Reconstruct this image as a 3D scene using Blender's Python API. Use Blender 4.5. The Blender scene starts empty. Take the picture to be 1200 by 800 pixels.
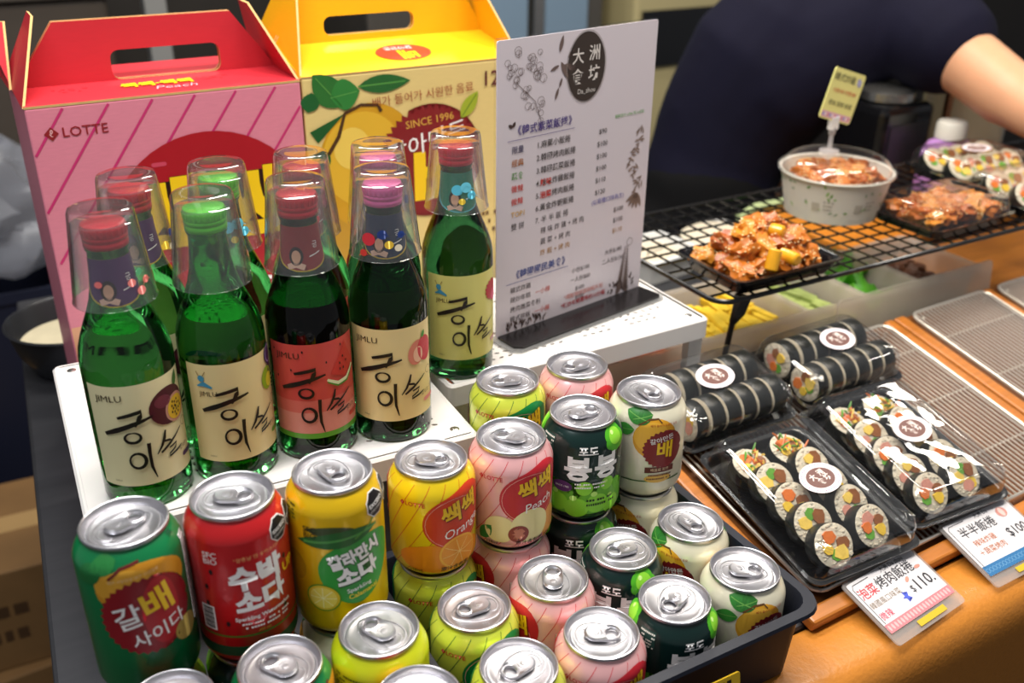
import bpy, bmesh, math, random
from mathutils import Vector, Matrix, Euler, noise

random.seed(7)
SC = bpy.context.scene
COL = SC.collection
PI = math.pi
R = math.radians

# ------------------------------------------------------------------ camera
CAM_H = .593
_p, _r = R(26.7), R(-.7)
_right = Vector((1, 0, 0)); _fwd = Vector((0, math.cos(_p), -math.sin(_p))); _down = Vector((0, -math.sin(_p), -math.cos(_p)))
_cx = math.cos(_r) * _right + math.sin(_r) * _down
_cd = -math.sin(_r) * _right + math.cos(_r) * _down
cam = bpy.data.cameras.new('camera')
cam.sensor_width = 36.0
cam.lens = 36.0 * 1163 / 1200
cam.clip_start = .02
cam.dof.use_dof = True
cam.dof.focus_distance = .80
cam.dof.aperture_fstop = 5.2
cam_ob = bpy.data.objects.new('camera', cam)
COL.objects.link(cam_ob)
m3 = Matrix((_cx, -_cd, -_fwd)).transposed()
cam_ob.matrix_world = Matrix.Translation((0, 0, CAM_H)) @ m3.to_4x4()
SC.camera = cam_ob

# ------------------------------------------------------------------ world, lights, exposure
world = bpy.data.worlds.new('world'); SC.world = world; world.use_nodes = True
bg = world.node_tree.nodes['Background']
bg.inputs[0].default_value = (.80, .82, .88, 1); bg.inputs[1].default_value = .25
SC.view_settings.view_transform = 'Standard'; SC.view_settings.look = 'None'
SC.view_settings.gamma = 1; SC.view_settings.use_curve_mapping = False
SC.view_settings.exposure = -.08
TH = R(30)

def W(a, b, z=0.0, th=TH):
    return Vector((a * math.cos(th) - b * math.sin(th), a * math.sin(th) + b * math.cos(th), z))

def lamp(name, a, b, z, sx, sy, energy, color, tilt=(0, 0), th=TH):
    L = bpy.data.lights.new(name, 'AREA'); L.shape = 'RECTANGLE'; L.size = sx; L.size_y = sy
    L.energy = energy; L.color = color
    o = bpy.data.objects.new(name, L); COL.objects.link(o)
    o.location = W(a, b, z); o.rotation_euler = (tilt[0], tilt[1], th)
    return o

# stall ceiling lamps, widened so can lids reflect them; last one added for lids
SC.cycles.transparent_max_bounces = 24
for a_, b_, z_, e_, c_ in ((.05, .50, 1.45, 11, (1.0, .98, .95)), (.65, .50, 1.45, 11, (1.0, .96, .90)), (.20, 1.05, 1.45, 10, (1.0, .96, .91)), (.95, 1.0, 1.45, 11, (1.0, .92, .80)), (1.35, .55, 1.45, 11, (1.0, .90, .76)), (-.45, .45, 1.45, 9, (.96, .97, 1.0)), (1.2, 1.85, 1.45, 8, (1.0, .95, .88)), (.75, 2.25, 1.45, 7, (1.0, .96, .90))):
    lamp('ceiling_and_lid_lamp', a_, b_, z_, .42, .22, e_, c_)
lamp('lid_glare_lamp', 2.36, 1.06, 1.45, .20, .11, 2.6, (1.0, .95, .86))  # added lamp, placed to mirror as glare on one roll pack lid

# ------------------------------------------------------------------ materials
def lin(h):
    h = h.lstrip('#'); o = []
    for i in (0, 2, 4):
        c = int(h[i:i + 2], 16) / 255
        o.append(c / 12.92 if c <= .04045 else ((c + .055) / 1.055) ** 2.4)
    return tuple(o)

_M = {}
def mat(name, col, rough=.5, metal=0.0, coat=0.0, vary=0.0, scale=30.0, bump=0.0, spec=.5, trans=0.0, ior=1.45, alpha=1.0, sub=0.0, stretch=None, emit=0.0):
    if name in _M: return _M[name]
    m = bpy.data.materials.new(name); m.use_nodes = True
    nt = m.node_tree; b = nt.nodes['Principled BSDF']
    c = lin(col) if isinstance(col, str) else col
    b.inputs['Base Color'].default_value = (*c, 1)
    b.inputs['Roughness'].default_value = rough; b.inputs['Metallic'].default_value = metal
    b.inputs['Coat Weight'].default_value = coat; b.inputs['Coat Roughness'].default_value = .08
    b.inputs['Specular IOR Level'].default_value = spec
    b.inputs['Transmission Weight'].default_value = trans; b.inputs['IOR'].default_value = ior
    b.inputs['Alpha'].default_value = alpha
    if sub:
        b.inputs['Subsurface Weight'].default_value = sub
        b.inputs['Subsurface Radius'].default_value = (.01, .006, .004)
    if emit:
        b.inputs['Emission Color'].default_value = (*c, 1); b.inputs['Emission Strength'].default_value = emit
    if vary or bump:
        tc = nt.nodes.new('ShaderNodeTexCoord'); n = nt.nodes.new('ShaderNodeTexNoise')
        n.inputs['Scale'].default_value = scale; n.inputs['Detail'].default_value = 4
        src = tc.outputs['Object']
        if stretch:
            mp = nt.nodes.new('ShaderNodeMapping'); mp.inputs['Scale'].default_value = stretch
            nt.links.new(src, mp.inputs[0]); src = mp.outputs[0]
        nt.links.new(src, n.inputs['Vector'])
        if vary:
            mx = nt.nodes.new('ShaderNodeMix'); mx.data_type = 'RGBA'
            mx.inputs[6].default_value = (*[max(0, x * (1 - vary)) for x in c], 1)
            mx.inputs[7].default_value = (*[min(1, x * (1 + vary)) for x in c], 1)
            nt.links.new(n.outputs['Fac'], mx.inputs[0]); nt.links.new(mx.outputs[2], b.inputs['Base Color'])
        if bump:
            bp = nt.nodes.new('ShaderNodeBump'); bp.inputs['Strength'].default_value = bump; bp.inputs['Distance'].default_value = .002
            nt.links.new(n.outputs['Fac'], bp.inputs['Height']); nt.links.new(bp.outputs[0], b.inputs['Normal'])
    _M[name] = m
    return m

def clear_mat(name, tint=(1, 1, 1), fres=1.45, rough=.03, haze=0.0, hazecol=(.9, .9, .9), expo=3.5, edge=.75, ripple=0.0):
    if name in _M: return _M[name]
    m = bpy.data.materials.new(name); m.use_nodes = True
    nt = m.node_tree; nt.nodes.remove(nt.nodes['Principled BSDF'])
    out = nt.nodes['Material Output']
    t = nt.nodes.new('ShaderNodeBsdfTransparent'); t.inputs[0].default_value = (*tint, 1)
    g = nt.nodes.new('ShaderNodeBsdfGlossy'); g.inputs['Roughness'].default_value = rough
    lw = nt.nodes.new('ShaderNodeLayerWeight'); lw.inputs[0].default_value = .5
    pw_ = nt.nodes.new('ShaderNodeMath'); pw_.operation = 'POWER'; pw_.inputs[1].default_value = expo
    fr = nt.nodes.new('ShaderNodeMath'); fr.operation = 'MULTIPLY_ADD'; fr.inputs[1].default_value = edge; fr.inputs[2].default_value = ((fres - 1)/(fres + 1))**2
    nt.links.new(lw.outputs['Facing'], pw_.inputs[0]); nt.links.new(pw_.outputs[0], fr.inputs[0])
    mx = nt.nodes.new('ShaderNodeMixShader')
    if ripple:
        tc = nt.nodes.new('ShaderNodeTexCoord'); nz = nt.nodes.new('ShaderNodeTexNoise'); nz.inputs['Scale'].default_value = 28; nz.inputs['Detail'].default_value = 1.5
        bp = nt.nodes.new('ShaderNodeBump'); bp.inputs['Strength'].default_value = ripple; bp.inputs['Distance'].default_value = .004
        nt.links.new(tc.outputs['Object'], nz.inputs['Vector']); nt.links.new(nz.outputs['Fac'], bp.inputs['Height']); nt.links.new(bp.outputs[0], g.inputs['Normal'])
    base = t.outputs[0]
    if haze:
        d = nt.nodes.new('ShaderNodeBsdfDiffuse'); d.inputs[0].default_value = (*hazecol, 1)
        tl = nt.nodes.new('ShaderNodeBsdfTranslucent'); tl.inputs[0].default_value = (*hazecol, 1)
        m1 = nt.nodes.new('ShaderNodeMixShader'); m1.inputs[0].default_value = .5
        nt.links.new(d.outputs[0], m1.inputs[1]); nt.links.new(tl.outputs[0], m1.inputs[2])
        m2 = nt.nodes.new('ShaderNodeMixShader'); m2.inputs[0].default_value = haze
        nt.links.new(base, m2.inputs[1]); nt.links.new(m1.outputs[0], m2.inputs[2]); base = m2.outputs[0]
    nt.links.new(fr.outputs[0], mx.inputs[0]); nt.links.new(base, mx.inputs[1]); nt.links.new(g.outputs[0], mx.inputs[2])
    nt.links.new(mx.outputs[0], out.inputs[0])
    _M[name] = m
    return m

def ink(h, rough=.38, coat=.0):
    return mat('ink_' + h.lstrip('#') + ('c' if coat else ''), h, rough, coat=coat)

# ------------------------------------------------------------------ mesh kit
class MB:
    def __init__(s): s.bm = bmesh.new()
    def box(s, x0, x1, y0, y1, z0, z1, mi=0, M=None):
        v = [s.bm.verts.new(p) for p in ((x0,y0,z0),(x1,y0,z0),(x1,y1,z0),(x0,y1,z0),(x0,y0,z1),(x1,y0,z1),(x1,y1,z1),(x0,y1,z1))]
        if M is not None:
            for q in v: q.co = M @ q.co
        for f in ((0,3,2,1),(4,5,6,7),(0,1,5,4),(1,2,6,5),(2,3,7,6),(3,0,4,7)):
            s.bm.faces.new([v[i] for i in f]).material_index = mi
        return s
    def lathe(s, prof, n=48, mi=0, M=None, cap0=True, cap1=True):
        rings = []
        for r, z in prof:
            if r < 1e-6: rings.append([s.bm.verts.new((0, 0, z))])
            else: rings.append([s.bm.verts.new((r * math.cos(2*PI*i/n), r * math.sin(2*PI*i/n), z)) for i in range(n)])
        if M is not None:
            for rg in rings:
                for v in rg: v.co = M @ v.co
        for A, B in zip(rings, rings[1:]):
            for i in range(n):
                j = (i + 1) % n
                if len(A) == 1 and len(B) == 1: continue
                if len(A) == 1: vs = [A[0], B[j], B[i]]
                elif len(B) == 1: vs = [A[i], A[j], B[0]]
                else: vs = [A[i], A[j], B[j], B[i]]
                s.bm.faces.new(vs).material_index = mi
        if cap0 and len(rings[0]) > 1: s.bm.faces.new(rings[0][::-1]).material_index = mi
        if cap1 and len(rings[-1]) > 1: s.bm.faces.new(rings[-1]).material_index = mi
        return s
    def tube(s, pts, r, n=8, closed=False, mi=0):
        pts = [Vector(p) for p in pts]; k = len(pts); rings = []
        up = Vector((0, 0, 1))
        for i, p in enumerate(pts):
            a = pts[(i - 1) % k] if (closed or i > 0) else p
            b = pts[(i + 1) % k] if (closed or i < k - 1) else p
            t = (b - a).normalized()
            u = t.cross(up)
            if u.length < 1e-3: u = t.cross(Vector((1, 0, 0)))
            u.normalize(); w = u.cross(t)
            rr = r[i] if isinstance(r, (list, tuple)) else r
            rings.append([s.bm.verts.new(p + rr * (math.cos(2*PI*j/n) * u + math.sin(2*PI*j/n) * w)) for j in range(n)])
        for i in range(k if closed else k - 1):
            A, B = rings[i], rings[(i + 1) % k]
            for j in range(n):
                l = (j + 1) % n
                s.bm.faces.new([A[j], A[l], B[l], B[j]]).material_index = mi
        if not closed:
            s.bm.faces.new(rings[0][::-1]).material_index = mi; s.bm.faces.new(rings[-1]).material_index = mi
        return s
    def prism(s, pts, z0, z1, mi=0, M=None, scale1=1.0, c=(0, 0)):
        A = [s.bm.verts.new((x, y, z0)) for x, y in pts]
        B = [s.bm.verts.new((c[0] + (x - c[0]) * scale1, c[1] + (y - c[1]) * scale1, z1)) for x, y in pts]
        if M is not None:
            for v in A + B: v.co = M @ v.co
        n = len(pts)
        for i in range(n):
            j = (i + 1) % n
            s.bm.faces.new([A[i], A[j], B[j], B[i]]).material_index = mi
        s.bm.faces.new(A[::-1]).material_index = mi; s.bm.faces.new(B).material_index = mi
        return s
    def loops(s, loops, mi=0, cap0=False, cap1=False):
        rs = [[s.bm.verts.new(p) for p in l] for l in loops]; n = len(rs[0])
        for A, B in zip(rs, rs[1:]):
            for i in range(n):
                j = (i + 1) % n
                s.bm.faces.new([A[i], A[j], B[j], B[i]]).material_index = mi
        if cap0: s.bm.faces.new(rs[0][::-1]).material_index = mi
        if cap1: s.bm.faces.new(rs[-1]).material_index = mi
        return s
    def ball(s, c, r, sub=2, amp=0.0, fr=1.0, sd=0, mi=0):
        g = bmesh.ops.create_icosphere(s.bm, subdivisions=sub, radius=1.0)
        r = Vector(r) if isinstance(r, (tuple, list)) else Vector((r, r, r))
        for v in g['verts']:
            d = v.co.copy()
            k = 1.0
            if amp: k += amp * noise.noise(d * fr + Vector((sd * 3.1, sd * 1.7, sd)))
            v.co = Vector((d.x * r.x * k, d.y * r.y * k, d.z * r.z * k)) + Vector(c)
        if mi:
            for f in s.bm.faces:
                if all(v in g['verts'] for v in f.verts): f.material_index = mi
        return s
    def mesh(s, name, mats, smooth=True, angle=40):
        me = bpy.data.meshes.new(name)
        bmesh.ops.recalc_face_normals(s.bm, faces=s.bm.faces)
        if smooth:
            for f in s.bm.faces: f.smooth = True
            for e in s.bm.edges:
                if len(e.link_faces) == 2 and e.calc_face_angle(0) > R(angle): e.smooth = False
        s.bm.to_mesh(me); s.bm.free()
        for m in (mats if isinstance(mats, (list, tuple)) else [mats]): me.materials.append(m)
        return me
    def build(s, name, mats, parent=None, smooth=True, angle=40, loc=None):
        return link(name, s.mesh(name, mats, smooth, angle), parent, loc)

def link(name, me, parent=None, loc=None, rot=None):
    o = bpy.data.objects.new(name, me); COL.objects.link(o)
    if parent is not None: o.parent = parent
    if loc is not None: o.location = loc
    if rot is not None: o.rotation_euler = rot
    return o

def tag(o, label=None, cat=None, group=None, kind=None):
    if label: o['label'] = label
    if cat: o['category'] = cat
    if group: o['group'] = group
    if kind: o['kind'] = kind
    return o

def thing(name, label, cat, loc=(0, 0, 0), rot=(0, 0, 0), group=None):
    o = bpy.data.objects.new(name, None); COL.objects.link(o); o.empty_display_size = .02
    o.location = loc; o.rotation_euler = rot
    return tag(o, label, cat, group)

def rrect(x0, x1, y0, y1, r, n=5):
    pts = []
    for cx, cy, a0 in ((x1 - r, y1 - r, 0), (x0 + r, y1 - r, 90), (x0 + r, y0 + r, 180), (x1 - r, y0 + r, 270)):
        for i in range(n + 1):
            a = R(a0 + 90 * i / n); pts.append((cx + r * math.cos(a), cy + r * math.sin(a)))
    return pts

def bevel(o, w=.001, seg=2):
    m = o.modifiers.new('bevel', 'BEVEL'); m.width = w; m.segments = seg; m.limit_method = 'ANGLE'
    return o

# ------------------------------------------------------------------ print kit: flat or wrapped lettering and artwork
_TX = {}
def text_mesh(s, bold=0.0, shear=0.0, align='CENTER'):
    k = (s, bold, shear, align)
    if k not in _TX:
        cu = bpy.data.curves.new('t', 'FONT'); cu.body = s; cu.size = 1; cu.offset = bold; cu.shear = shear
        cu.resolution_u = 2; cu.align_x = align; cu.align_y = 'CENTER'
        ob = bpy.data.objects.new('t', cu); me = ob.to_mesh()
        _TX[k] = ([(v.co.x, v.co.y) for v in me.vertices], [tuple(p.vertices) for p in me.polygons])
        ob.to_mesh_clear(); bpy.data.objects.remove(ob); bpy.data.curves.remove(cu)
    return _TX[k]

class Pr:
    def __init__(s): s.items = []; s.mats = []
    def mi(s, m):
        if isinstance(m, str): m = ink(m)
        if m not in s.mats: s.mats.append(m)
        return s.mats.index(m)
    def raw(s, vs, fs, m, layer): s.items.append((vs, fs, s.mi(m), layer)); return s
    def poly(s, pts, m, layer=1): return s.raw(list(pts), [tuple(range(len(pts)))], m, layer)
    def rect(s, x0, x1, y0, y1, m, layer=0): return s.poly([(x0, y0), (x1, y0), (x1, y1), (x0, y1)], m, layer)
    def rr(s, x0, x1, y0, y1, r, m, layer=0): return s.poly(rrect(x0, x1, y0, y1, r, 3), m, layer)
    def ell(s, cx, cy, rx, ry, m, layer=1, n=24, rot=0):
        c, q = math.cos(R(rot)), math.sin(R(rot)); p = []
        for i in range(n):
            x, y = rx * math.cos(2*PI*i/n), ry * math.sin(2*PI*i/n); p.append((cx + c*x - q*y, cy + q*x + c*y))
        return s.poly(p, m, layer)
    def ring(s, cx, cy, rx, ry, w, m, layer=1, n=24):
        v = []; f = []
        for i in range(n):
            a = 2*PI*i/n
            v += [(cx + rx*math.cos(a), cy + ry*math.sin(a)), (cx + (rx-w)*math.cos(a), cy + (ry-w)*math.sin(a))]
        for i in range(n):
            j = (i + 1) % n; f.append((2*i, 2*j, 2*j+1, 2*i+1))
        return s.raw(v, f, m, layer)
    def burst(s, cx, cy, r1, r2, n, m, layer=1, sy=1.0):
        return s.poly([(cx + (r1 if i % 2 else r2)*math.cos(PI*i/n), cy + sy*(r1 if i % 2 else r2)*math.sin(PI*i/n)) for i in range(2*n)], m, layer)
    def stroke(s, pts, w, m, layer=2):
        n = len(pts); v = []; f = []
        for i, (x, y) in enumerate(pts):
            x0, y0 = pts[max(0, i-1)]; x1, y1 = pts[min(n-1, i+1)]
            dx, dy = x1-x0, y1-y0; l = math.hypot(dx, dy) or 1; ww = (w[i] if isinstance(w, (list, tuple)) else w) / 2
            v += [(x - dy/l*ww, y + dx/l*ww), (x + dy/l*ww, y - dx/l*ww)]
        for i in range(n-1): f.append((2*i, 2*i+1, 2*i+3, 2*i+2))
        return s.raw(v, f, m, layer)
    def text(s, t, x, y, size, m, layer=2, bold=0.0, shear=0.0, align='CENTER', rot=0, sx=1.0):
        vs, fs = text_mesh(t, bold, shear, align); c, q = math.cos(R(rot)), math.sin(R(rot)); o = []
        for a, b in vs:
            a *= size * sx; b *= size; o.append((x + c*a - q*b, y + q*a + c*b))
        return s.raw(o, fs, m, layer)
    def leaf(s, x, y, l, w, rot, m, layer=1, vein=None):
        p = []
        for i in range(9):
            t = i/8; p.append((l*t, w*math.sin(PI*t)**.8*(1 - .25*t)))
        for i in range(7, 0, -1):
            t = i/8; p.append((l*t, -w*math.sin(PI*t)**.8*(1 - .25*t)))
        c, q = math.cos(R(rot)), math.sin(R(rot))
        s.poly([(x + c*a - q*b, y + q*a + c*b) for a, b in p], m, layer)
        if vein: s.stroke([(x, y), (x + c*l*.9, y + q*l*.9)], l*.03, vein, layer + 1)
        return s
    def small(s, x, y, w, rows, size, m, layer=2, dens=.75):
        """lines of print too small to read in the photograph"""
        for k in range(rows):
            xx = x; rnd = random.Random(k * 13 + int(w * 1e5))
            while xx < x + w - size*.4:
                l = size * rnd.uniform(.35, .8)
                if rnd.random() < dens: s.rect(xx, xx + l, y - k*size*1.7, y - k*size*1.7 + size*.75, m, layer)
                xx += l + size*.25
        return s
    def mesh(s, name, fn, step=0.0, ys=(), dy=0.0):
        V = []; F = []; MI = []
        for vs, fs, mi, layer in s.items:
            if dy and min(v[1] for v in vs) > .0135: vs = [(x, y + dy) for x, y in vs]
            if step:
                bm = bmesh.new(); bv = [bm.verts.new((x, y, 0)) for x, y in vs]
                for f in fs:
                    try: bm.faces.new([bv[i] for i in f])
                    except ValueError: pass
                bmesh.ops.triangulate(bm, faces=bm.faces)
                x0 = min(v[0] for v in vs); x1 = max(v[0] for v in vs); y0 = min(v[1] for v in vs); y1 = max(v[1] for v in vs)
                k = math.ceil(x0/step)
                while k*step < x1:
                    bmesh.ops.bisect_plane(bm, geom=bm.verts[:] + bm.edges[:] + bm.faces[:], plane_co=(k*step, 0, 0), plane_no=(1, 0, 0)); k += 1
                for yy in ys:
                    if y0 < yy < y1: bmesh.ops.bisect_plane(bm, geom=bm.verts[:] + bm.edges[:] + bm.faces[:], plane_co=(0, yy, 0), plane_no=(0, 1, 0))
                bm.verts.index_update()
                pv = [(v.co.x, v.co.y) for v in bm.verts]; pf = [[v.index for v in f.verts] for f in bm.faces]; bm.free()
            elif len(fs) == 1 and len(fs[0]) > 4:
                bm = bmesh.new(); bv = [bm.verts.new((x, y, 0)) for x, y in vs]; bm.faces.new(bv)
                bmesh.ops.triangulate(bm, faces=bm.faces); bm.verts.index_update()
                pv = [(v.co.x, v.co.y) for v in bm.verts]; pf = [[v.index for v in f.verts] for f in bm.faces]; bm.free()
            else: pv, pf = vs, fs
            b = len(V); V += [fn(x, y, layer) for x, y in pv]
            for f in pf: F.append([b + i for i in f]); MI.append(mi)
        me = bpy.data.meshes.new(name); me.from_pydata(V, [], F); me.validate()
        for m in s.mats: me.materials.append(m)
        if len(me.polygons) == len(MI): me.polygons.foreach_set('material_index', MI)
        if step: me.polygons.foreach_set('use_smooth', [True]*len(me.polygons))
        me.update()
        return me

FRONT = lambda d=.00012: (lambda x, y, l: (x, -d*(l + 1), y))
TOPF = lambda z=0.0, d=.00012: (lambda x, y, l: (x, y, z + d*(l + 1)))
def wrapfn(rz, d=.00010):
    def fn(x, y, l):
        r = rz(y); a = x / .033; rr = r + d*(l + 1)
        return (rr*math.cos(a), rr*math.sin(a), y)
    return fn
def interp(prof):
    def rz(z):
        for (r0, z0), (r1, z1) in zip(prof, prof[1:]):
            if z0 <= z <= z1 and z1 > z0: return r0 + (r1 - r0)*(z - z0)/(z1 - z0)
        return prof[-1][0] if z > prof[-1][1] else prof[0][0]
    return rz

# ------------------------------------------------------------------ shared materials
alu = mat('can_aluminium', '#c6c5c9', .30, .92)
steel = mat('stainless_steel', '#b9b7b2', .25, .95, vary=.1, scale=60)
white_paint = mat('white_powder_coat', '#dedad6', .42, coat=.1)
black_plastic = mat('black_plastic', '#0b0b0d', .22, coat=.3)
wood_m = mat('varnished_wood', '#b06a28', .35, coat=.3, vary=.35, scale=22, stretch=(1, 9, 9))
clear = clear_mat('clear_plastic', (.985, .99, .99), 1.42, .04)
# ------------------------------------------------------------------ the setting
def structure(o): o['kind'] = 'structure'; return o
floor_m = mat('floor_tile', '#3a342c', .5, vary=.25, scale=5)
structure(MB().box(-3, 4.5, -1.5, 4.5, -.90, -.86).build('floor', floor_m, smooth=False))
wall_m = mat('dark_kitchen_wall', '#2a2622', .7, vary=.3, scale=3)
wb = structure(MB().box(-2.2, 4.6, 0, .06, -.86, 1.8).build('wall_back', wall_m, smooth=False)); wb.location = W(0, 2.75, 0); wb.rotation_euler.z = TH

# stainless work table that carries the stall
tb = thing('work_table', 'dark brushed steel work table under the cans and bottles', 'table', W(0, 0, 0), (0, 0, TH))
ttop = mat('dark_brushed_steel', '#55565a', .42, .75, vary=.18, scale=14, stretch=(1, 6, 1), bump=.02)
o = MB().prism([(-.045, .33), (.34, .33), (.34, .4365), (1.95, .4365), (1.95, 1.225), (.62, 1.225), (.62, 1.47), (.03, 1.47)], -.035, 0).build('table_top', ttop, tb, smooth=False); bevel(o, .004)
for x, y in ((.03, .45), (1.85, .50), (1.85, 1.1), (.08, 1.4)):
    MB().box(x - .02, x + .02, y - .02, y + .02, -.86, -.036).build('leg', steel, tb, smooth=False)

# orange leather-look ledge that runs along the customer side of the counter
leather = mat('orange_leatherette', '#c07a2c', .42, vary=.12, scale=240, bump=.25, coat=.05)
ld = thing('counter_ledge', 'orange leatherette ledge running along the front of the counter', 'ledge', W(0, 0, 0), (0, 0, TH))
sec = [(.4345, -.40), (.4345, -.005), (.430, -.002), (.392, -.003), (.381, -.006), (.373, -.014), (.368, -.028), (.367, -.05), (.405, -.40)]
mb = MB(); L0 = [(.36, y, z) for y, z in sec]; L1 = [(2.0, y, z) for y, z in sec]
mb.loops([L0, L1], cap0=True, cap1=True).build('padded_cover', leather, ld)

# ------------------------------------------------------------------ perforated white shelves
def shelf(label, loc, rz, w, d, h):
    t = thing('wire_shelf_stand', label, 'shelf', loc, (0, 0, rz)); t.name = 'perforated_shelf'
    mb = MB(); bm = mb.bm
    cs = .0098; nx = int((w - .008)/cs); ny = int((d - .008)/cs); ox = -w + (w - nx*cs)/2; oy = (d - ny*cs)/2
    vc = {}
    def V(x, y):
        k = (round(x*1e5), round(y*1e5))
        if k not in vc: vc[k] = bm.verts.new((x, y, h))
        return vc[k]
    for i in range(nx):
        for j in range(ny):
            x0, y0 = ox + i*cs, oy + j*cs; x1, y1 = x0 + cs, y0 + cs
            c = [V(x0, y0), V(x1, y0), V(x1, y1), V(x0, y1)]
            edge = min(i, nx - 1 - i, j, ny - 1 - j)
            u, v = i % 6 - 2.5, j % 6 - 2.5
            if edge < 2 or (abs(u) > 2 and abs(v) > 2) or (abs(u) < 1 and abs(v) < 1 ): bm.faces.new(c); continue
            a = math.atan2(v, u); mx, my = x0 + cs/2, y0 + cs/2; ring = []
            for k in range(8):
                q = 2*PI*k/8 - 3*PI/4
                ex, ey = .0030*math.cos(q - a), .0015*math.sin(q - a)
                ring.append(bm.verts.new((mx + ex*math.cos(a) - ey*math.sin(a), my + ex*math.sin(a) + ey*math.cos(a), h)))
            for k in range(4):
                A, B = c[k], c[(k + 1) % 4]
                bm.faces.new([A, B, ring[(2*k + 2) % 8], ring[2*k + 1], ring[2*k]])
    o = mb.build('perforated_top', white_paint, t, smooth=False)
    sm = o.modifiers.new('solid', 'SOLIDIFY'); sm.thickness = .0015; sm.offset = -1
    mb = MB()   # folded lip around the top
    P = rrect(-w, 0, 0, d, .006, 4); Q = rrect(-w + .004, -.004, .004, d - .004, .004, 4)
    mb.loops([[(x, y, h) for x, y in Q], [(x, y, h + .0001) for x, y in rrect(-w + .002, -.002, .002, d - .002, .005, 4)], [(x, y, h - .002) for x, y in P], [(x, y, h - .022) for x, y in P], [(x, y, h - .022) for x, y in Q], [(x, y, h - .003) for x, y in Q]])
    mb.build('lip', white_paint, t)
    for x in (-w + .012, -.012):
        for y in (.010, d - .010):
            MB().box(x - .009, x + .009, y - .005, y + .005, .0, h - .006).build('leg', white_paint, t, smooth=False)
    for x in (-w + .016, -.016):
        for y in (.016, d - .016):
            MB().lathe([(0, h + .0012), (.0025, h + .001), (.0042, h + .0003), (.0042, h - .001)], 14, M=Matrix.Translation((x, y, 0))).build('screw', steel, t)
    return t
SH = .145
shelf('white perforated metal shelf under the green bottles', W(.3352, .6335, 0), R(27.5), .312, .286, SH)
shelf('white perforated metal shelf under the standing menu board', W(.6575, .7200, 0), R(30.6), .3090, .205, SH)

# ------------------------------------------------------------------ drink cans
CAN_S, CAN_T = .0905, .1215
def can_prof(h):
    return [(.0225, .0012), (.0238, .0), (.0252, .0015), (.0285, .0045), (.0318, .0085), (.033, .013), (.033, h - .0175), (.0326, h - .0150), (.0312, h - .0115), (.0288, h - .0075), (.0268, h - .0052), (.0258, h - .0042), (.0256, h - .0030)]
def body_mesh(h, m):
    return MB().lathe(can_prof(h), 56, cap1=False).mesh('body', m)
def lid_mesh():
    return MB().lathe([(.0257, -.0034), (.0266, -.0032), (.0271, -.0024), (.0271, -.0009), (.0267, -.0002), (.0261, 0), (.0255, -.0003), (.0251, -.0012), (.0242, -.0052), (.0238, -.0062), (.0231, -.0064), (.0226, -.0058), (.0223, -.0042), (.0218, -.0037), (.0200, -.0037), (.0196, -.0039), (.012, -.0040), (0, -.0040)], 56, cap0=False).mesh('lid', alu)
def tab_mesh():
    mb = MB(); bm = mb.bm; n = 36; hc = .0068; zt = -.0016
    def outer(a):   # stadium boundary seen from the finger hole
        c, s_ = math.cos(a), math.sin(a); t = .001
        for k in range(400):
            x, y = hc + t*c, t*s_
            if abs(y) > .0077 or (x > .0062 and math.hypot(x - .0062, y) > .0077) or (x < -.0045 and math.hypot(x + .0045, y) > .0077): break
            t += .0001
        return t
    O = [outer(2*PI*i/n) for i in range(n)]
    H = []
    for i in range(n):
        a = 2*PI*i/n; H.append(min(.0046, .0046 if math.cos(a) > 0 else .0046*(1 - .25*abs(math.cos(a)))))
    ls = []
    for t, z in ((1.0, -.0006), (1.02, .0004), (.94, .0016), (0.0, None)):
        if z is None: break
        ls.append([(hc + O[i]*t*math.cos(2*PI*i/n), O[i]*t*math.sin(2*PI*i/n), zt + z) for i in range(n)])
    ls.append([(hc + (H[i] + .0016)*math.cos(2*PI*i/n), (H[i] + .0016)*math.sin(2*PI*i/n), zt + .0004) for i in range(n)])
    ls.append([(hc + (H[i] + .0006)*math.cos(2*PI*i/n), (H[i] + .0006)*math.sin(2*PI*i/n), zt + .0009) for i in range(n)])
    ls.append([(hc + H[i]*math.cos(2*PI*i/n), H[i]*math.sin(2*PI*i/n), zt + .0003) for i in range(n)])
    ls.append([(hc + H[i]*math.cos(2*PI*i/n), H[i]*math.sin(2*PI*i/n), zt - .0006) for i in range(n)])
    ls.append(ls[0])
    mb.loops(ls)
    mb.lathe([(0, zt + .0016), (.0022, zt + .0014), (.0028, zt + .0006), (.0042, zt + .0004), (.0046, zt + .0010), (.0050, zt + .0004)], 20, M=Matrix.Translation((-.0045, 0, 0)), cap1=False)
    return mb.mesh('pull_tab', alu)
def bead_mesh():
    mb = MB(); pts = []
    for i in range(40):   # teardrop bead pressed into the lid
        a = 2*PI*i/40; rx = .0185; ry = .0125 - .0035*math.cos(a)
        pts.append((rx*math.cos(a) - .001, ry*math.sin(a), -.0040))
    mb.tube(pts, .00075, 6, closed=True)
    pts = [(-.013 + .0045*math.cos(R(a)), .0065*math.sin(R(a)), -.0040) for a in range(70, 291, 20)]
    mb.tube(pts, .0006, 6)
    for k in range(3):
        for j in range(3): mb.ball((-.004 + .0018*k, .0175 + .0014*j - .002, -.0040), .0004, 1)
    return mb.mesh('lid_bead', alu)
LID, TAB, BEAD = lid_mesh(), tab_mesh(), bead_mesh()

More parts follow.
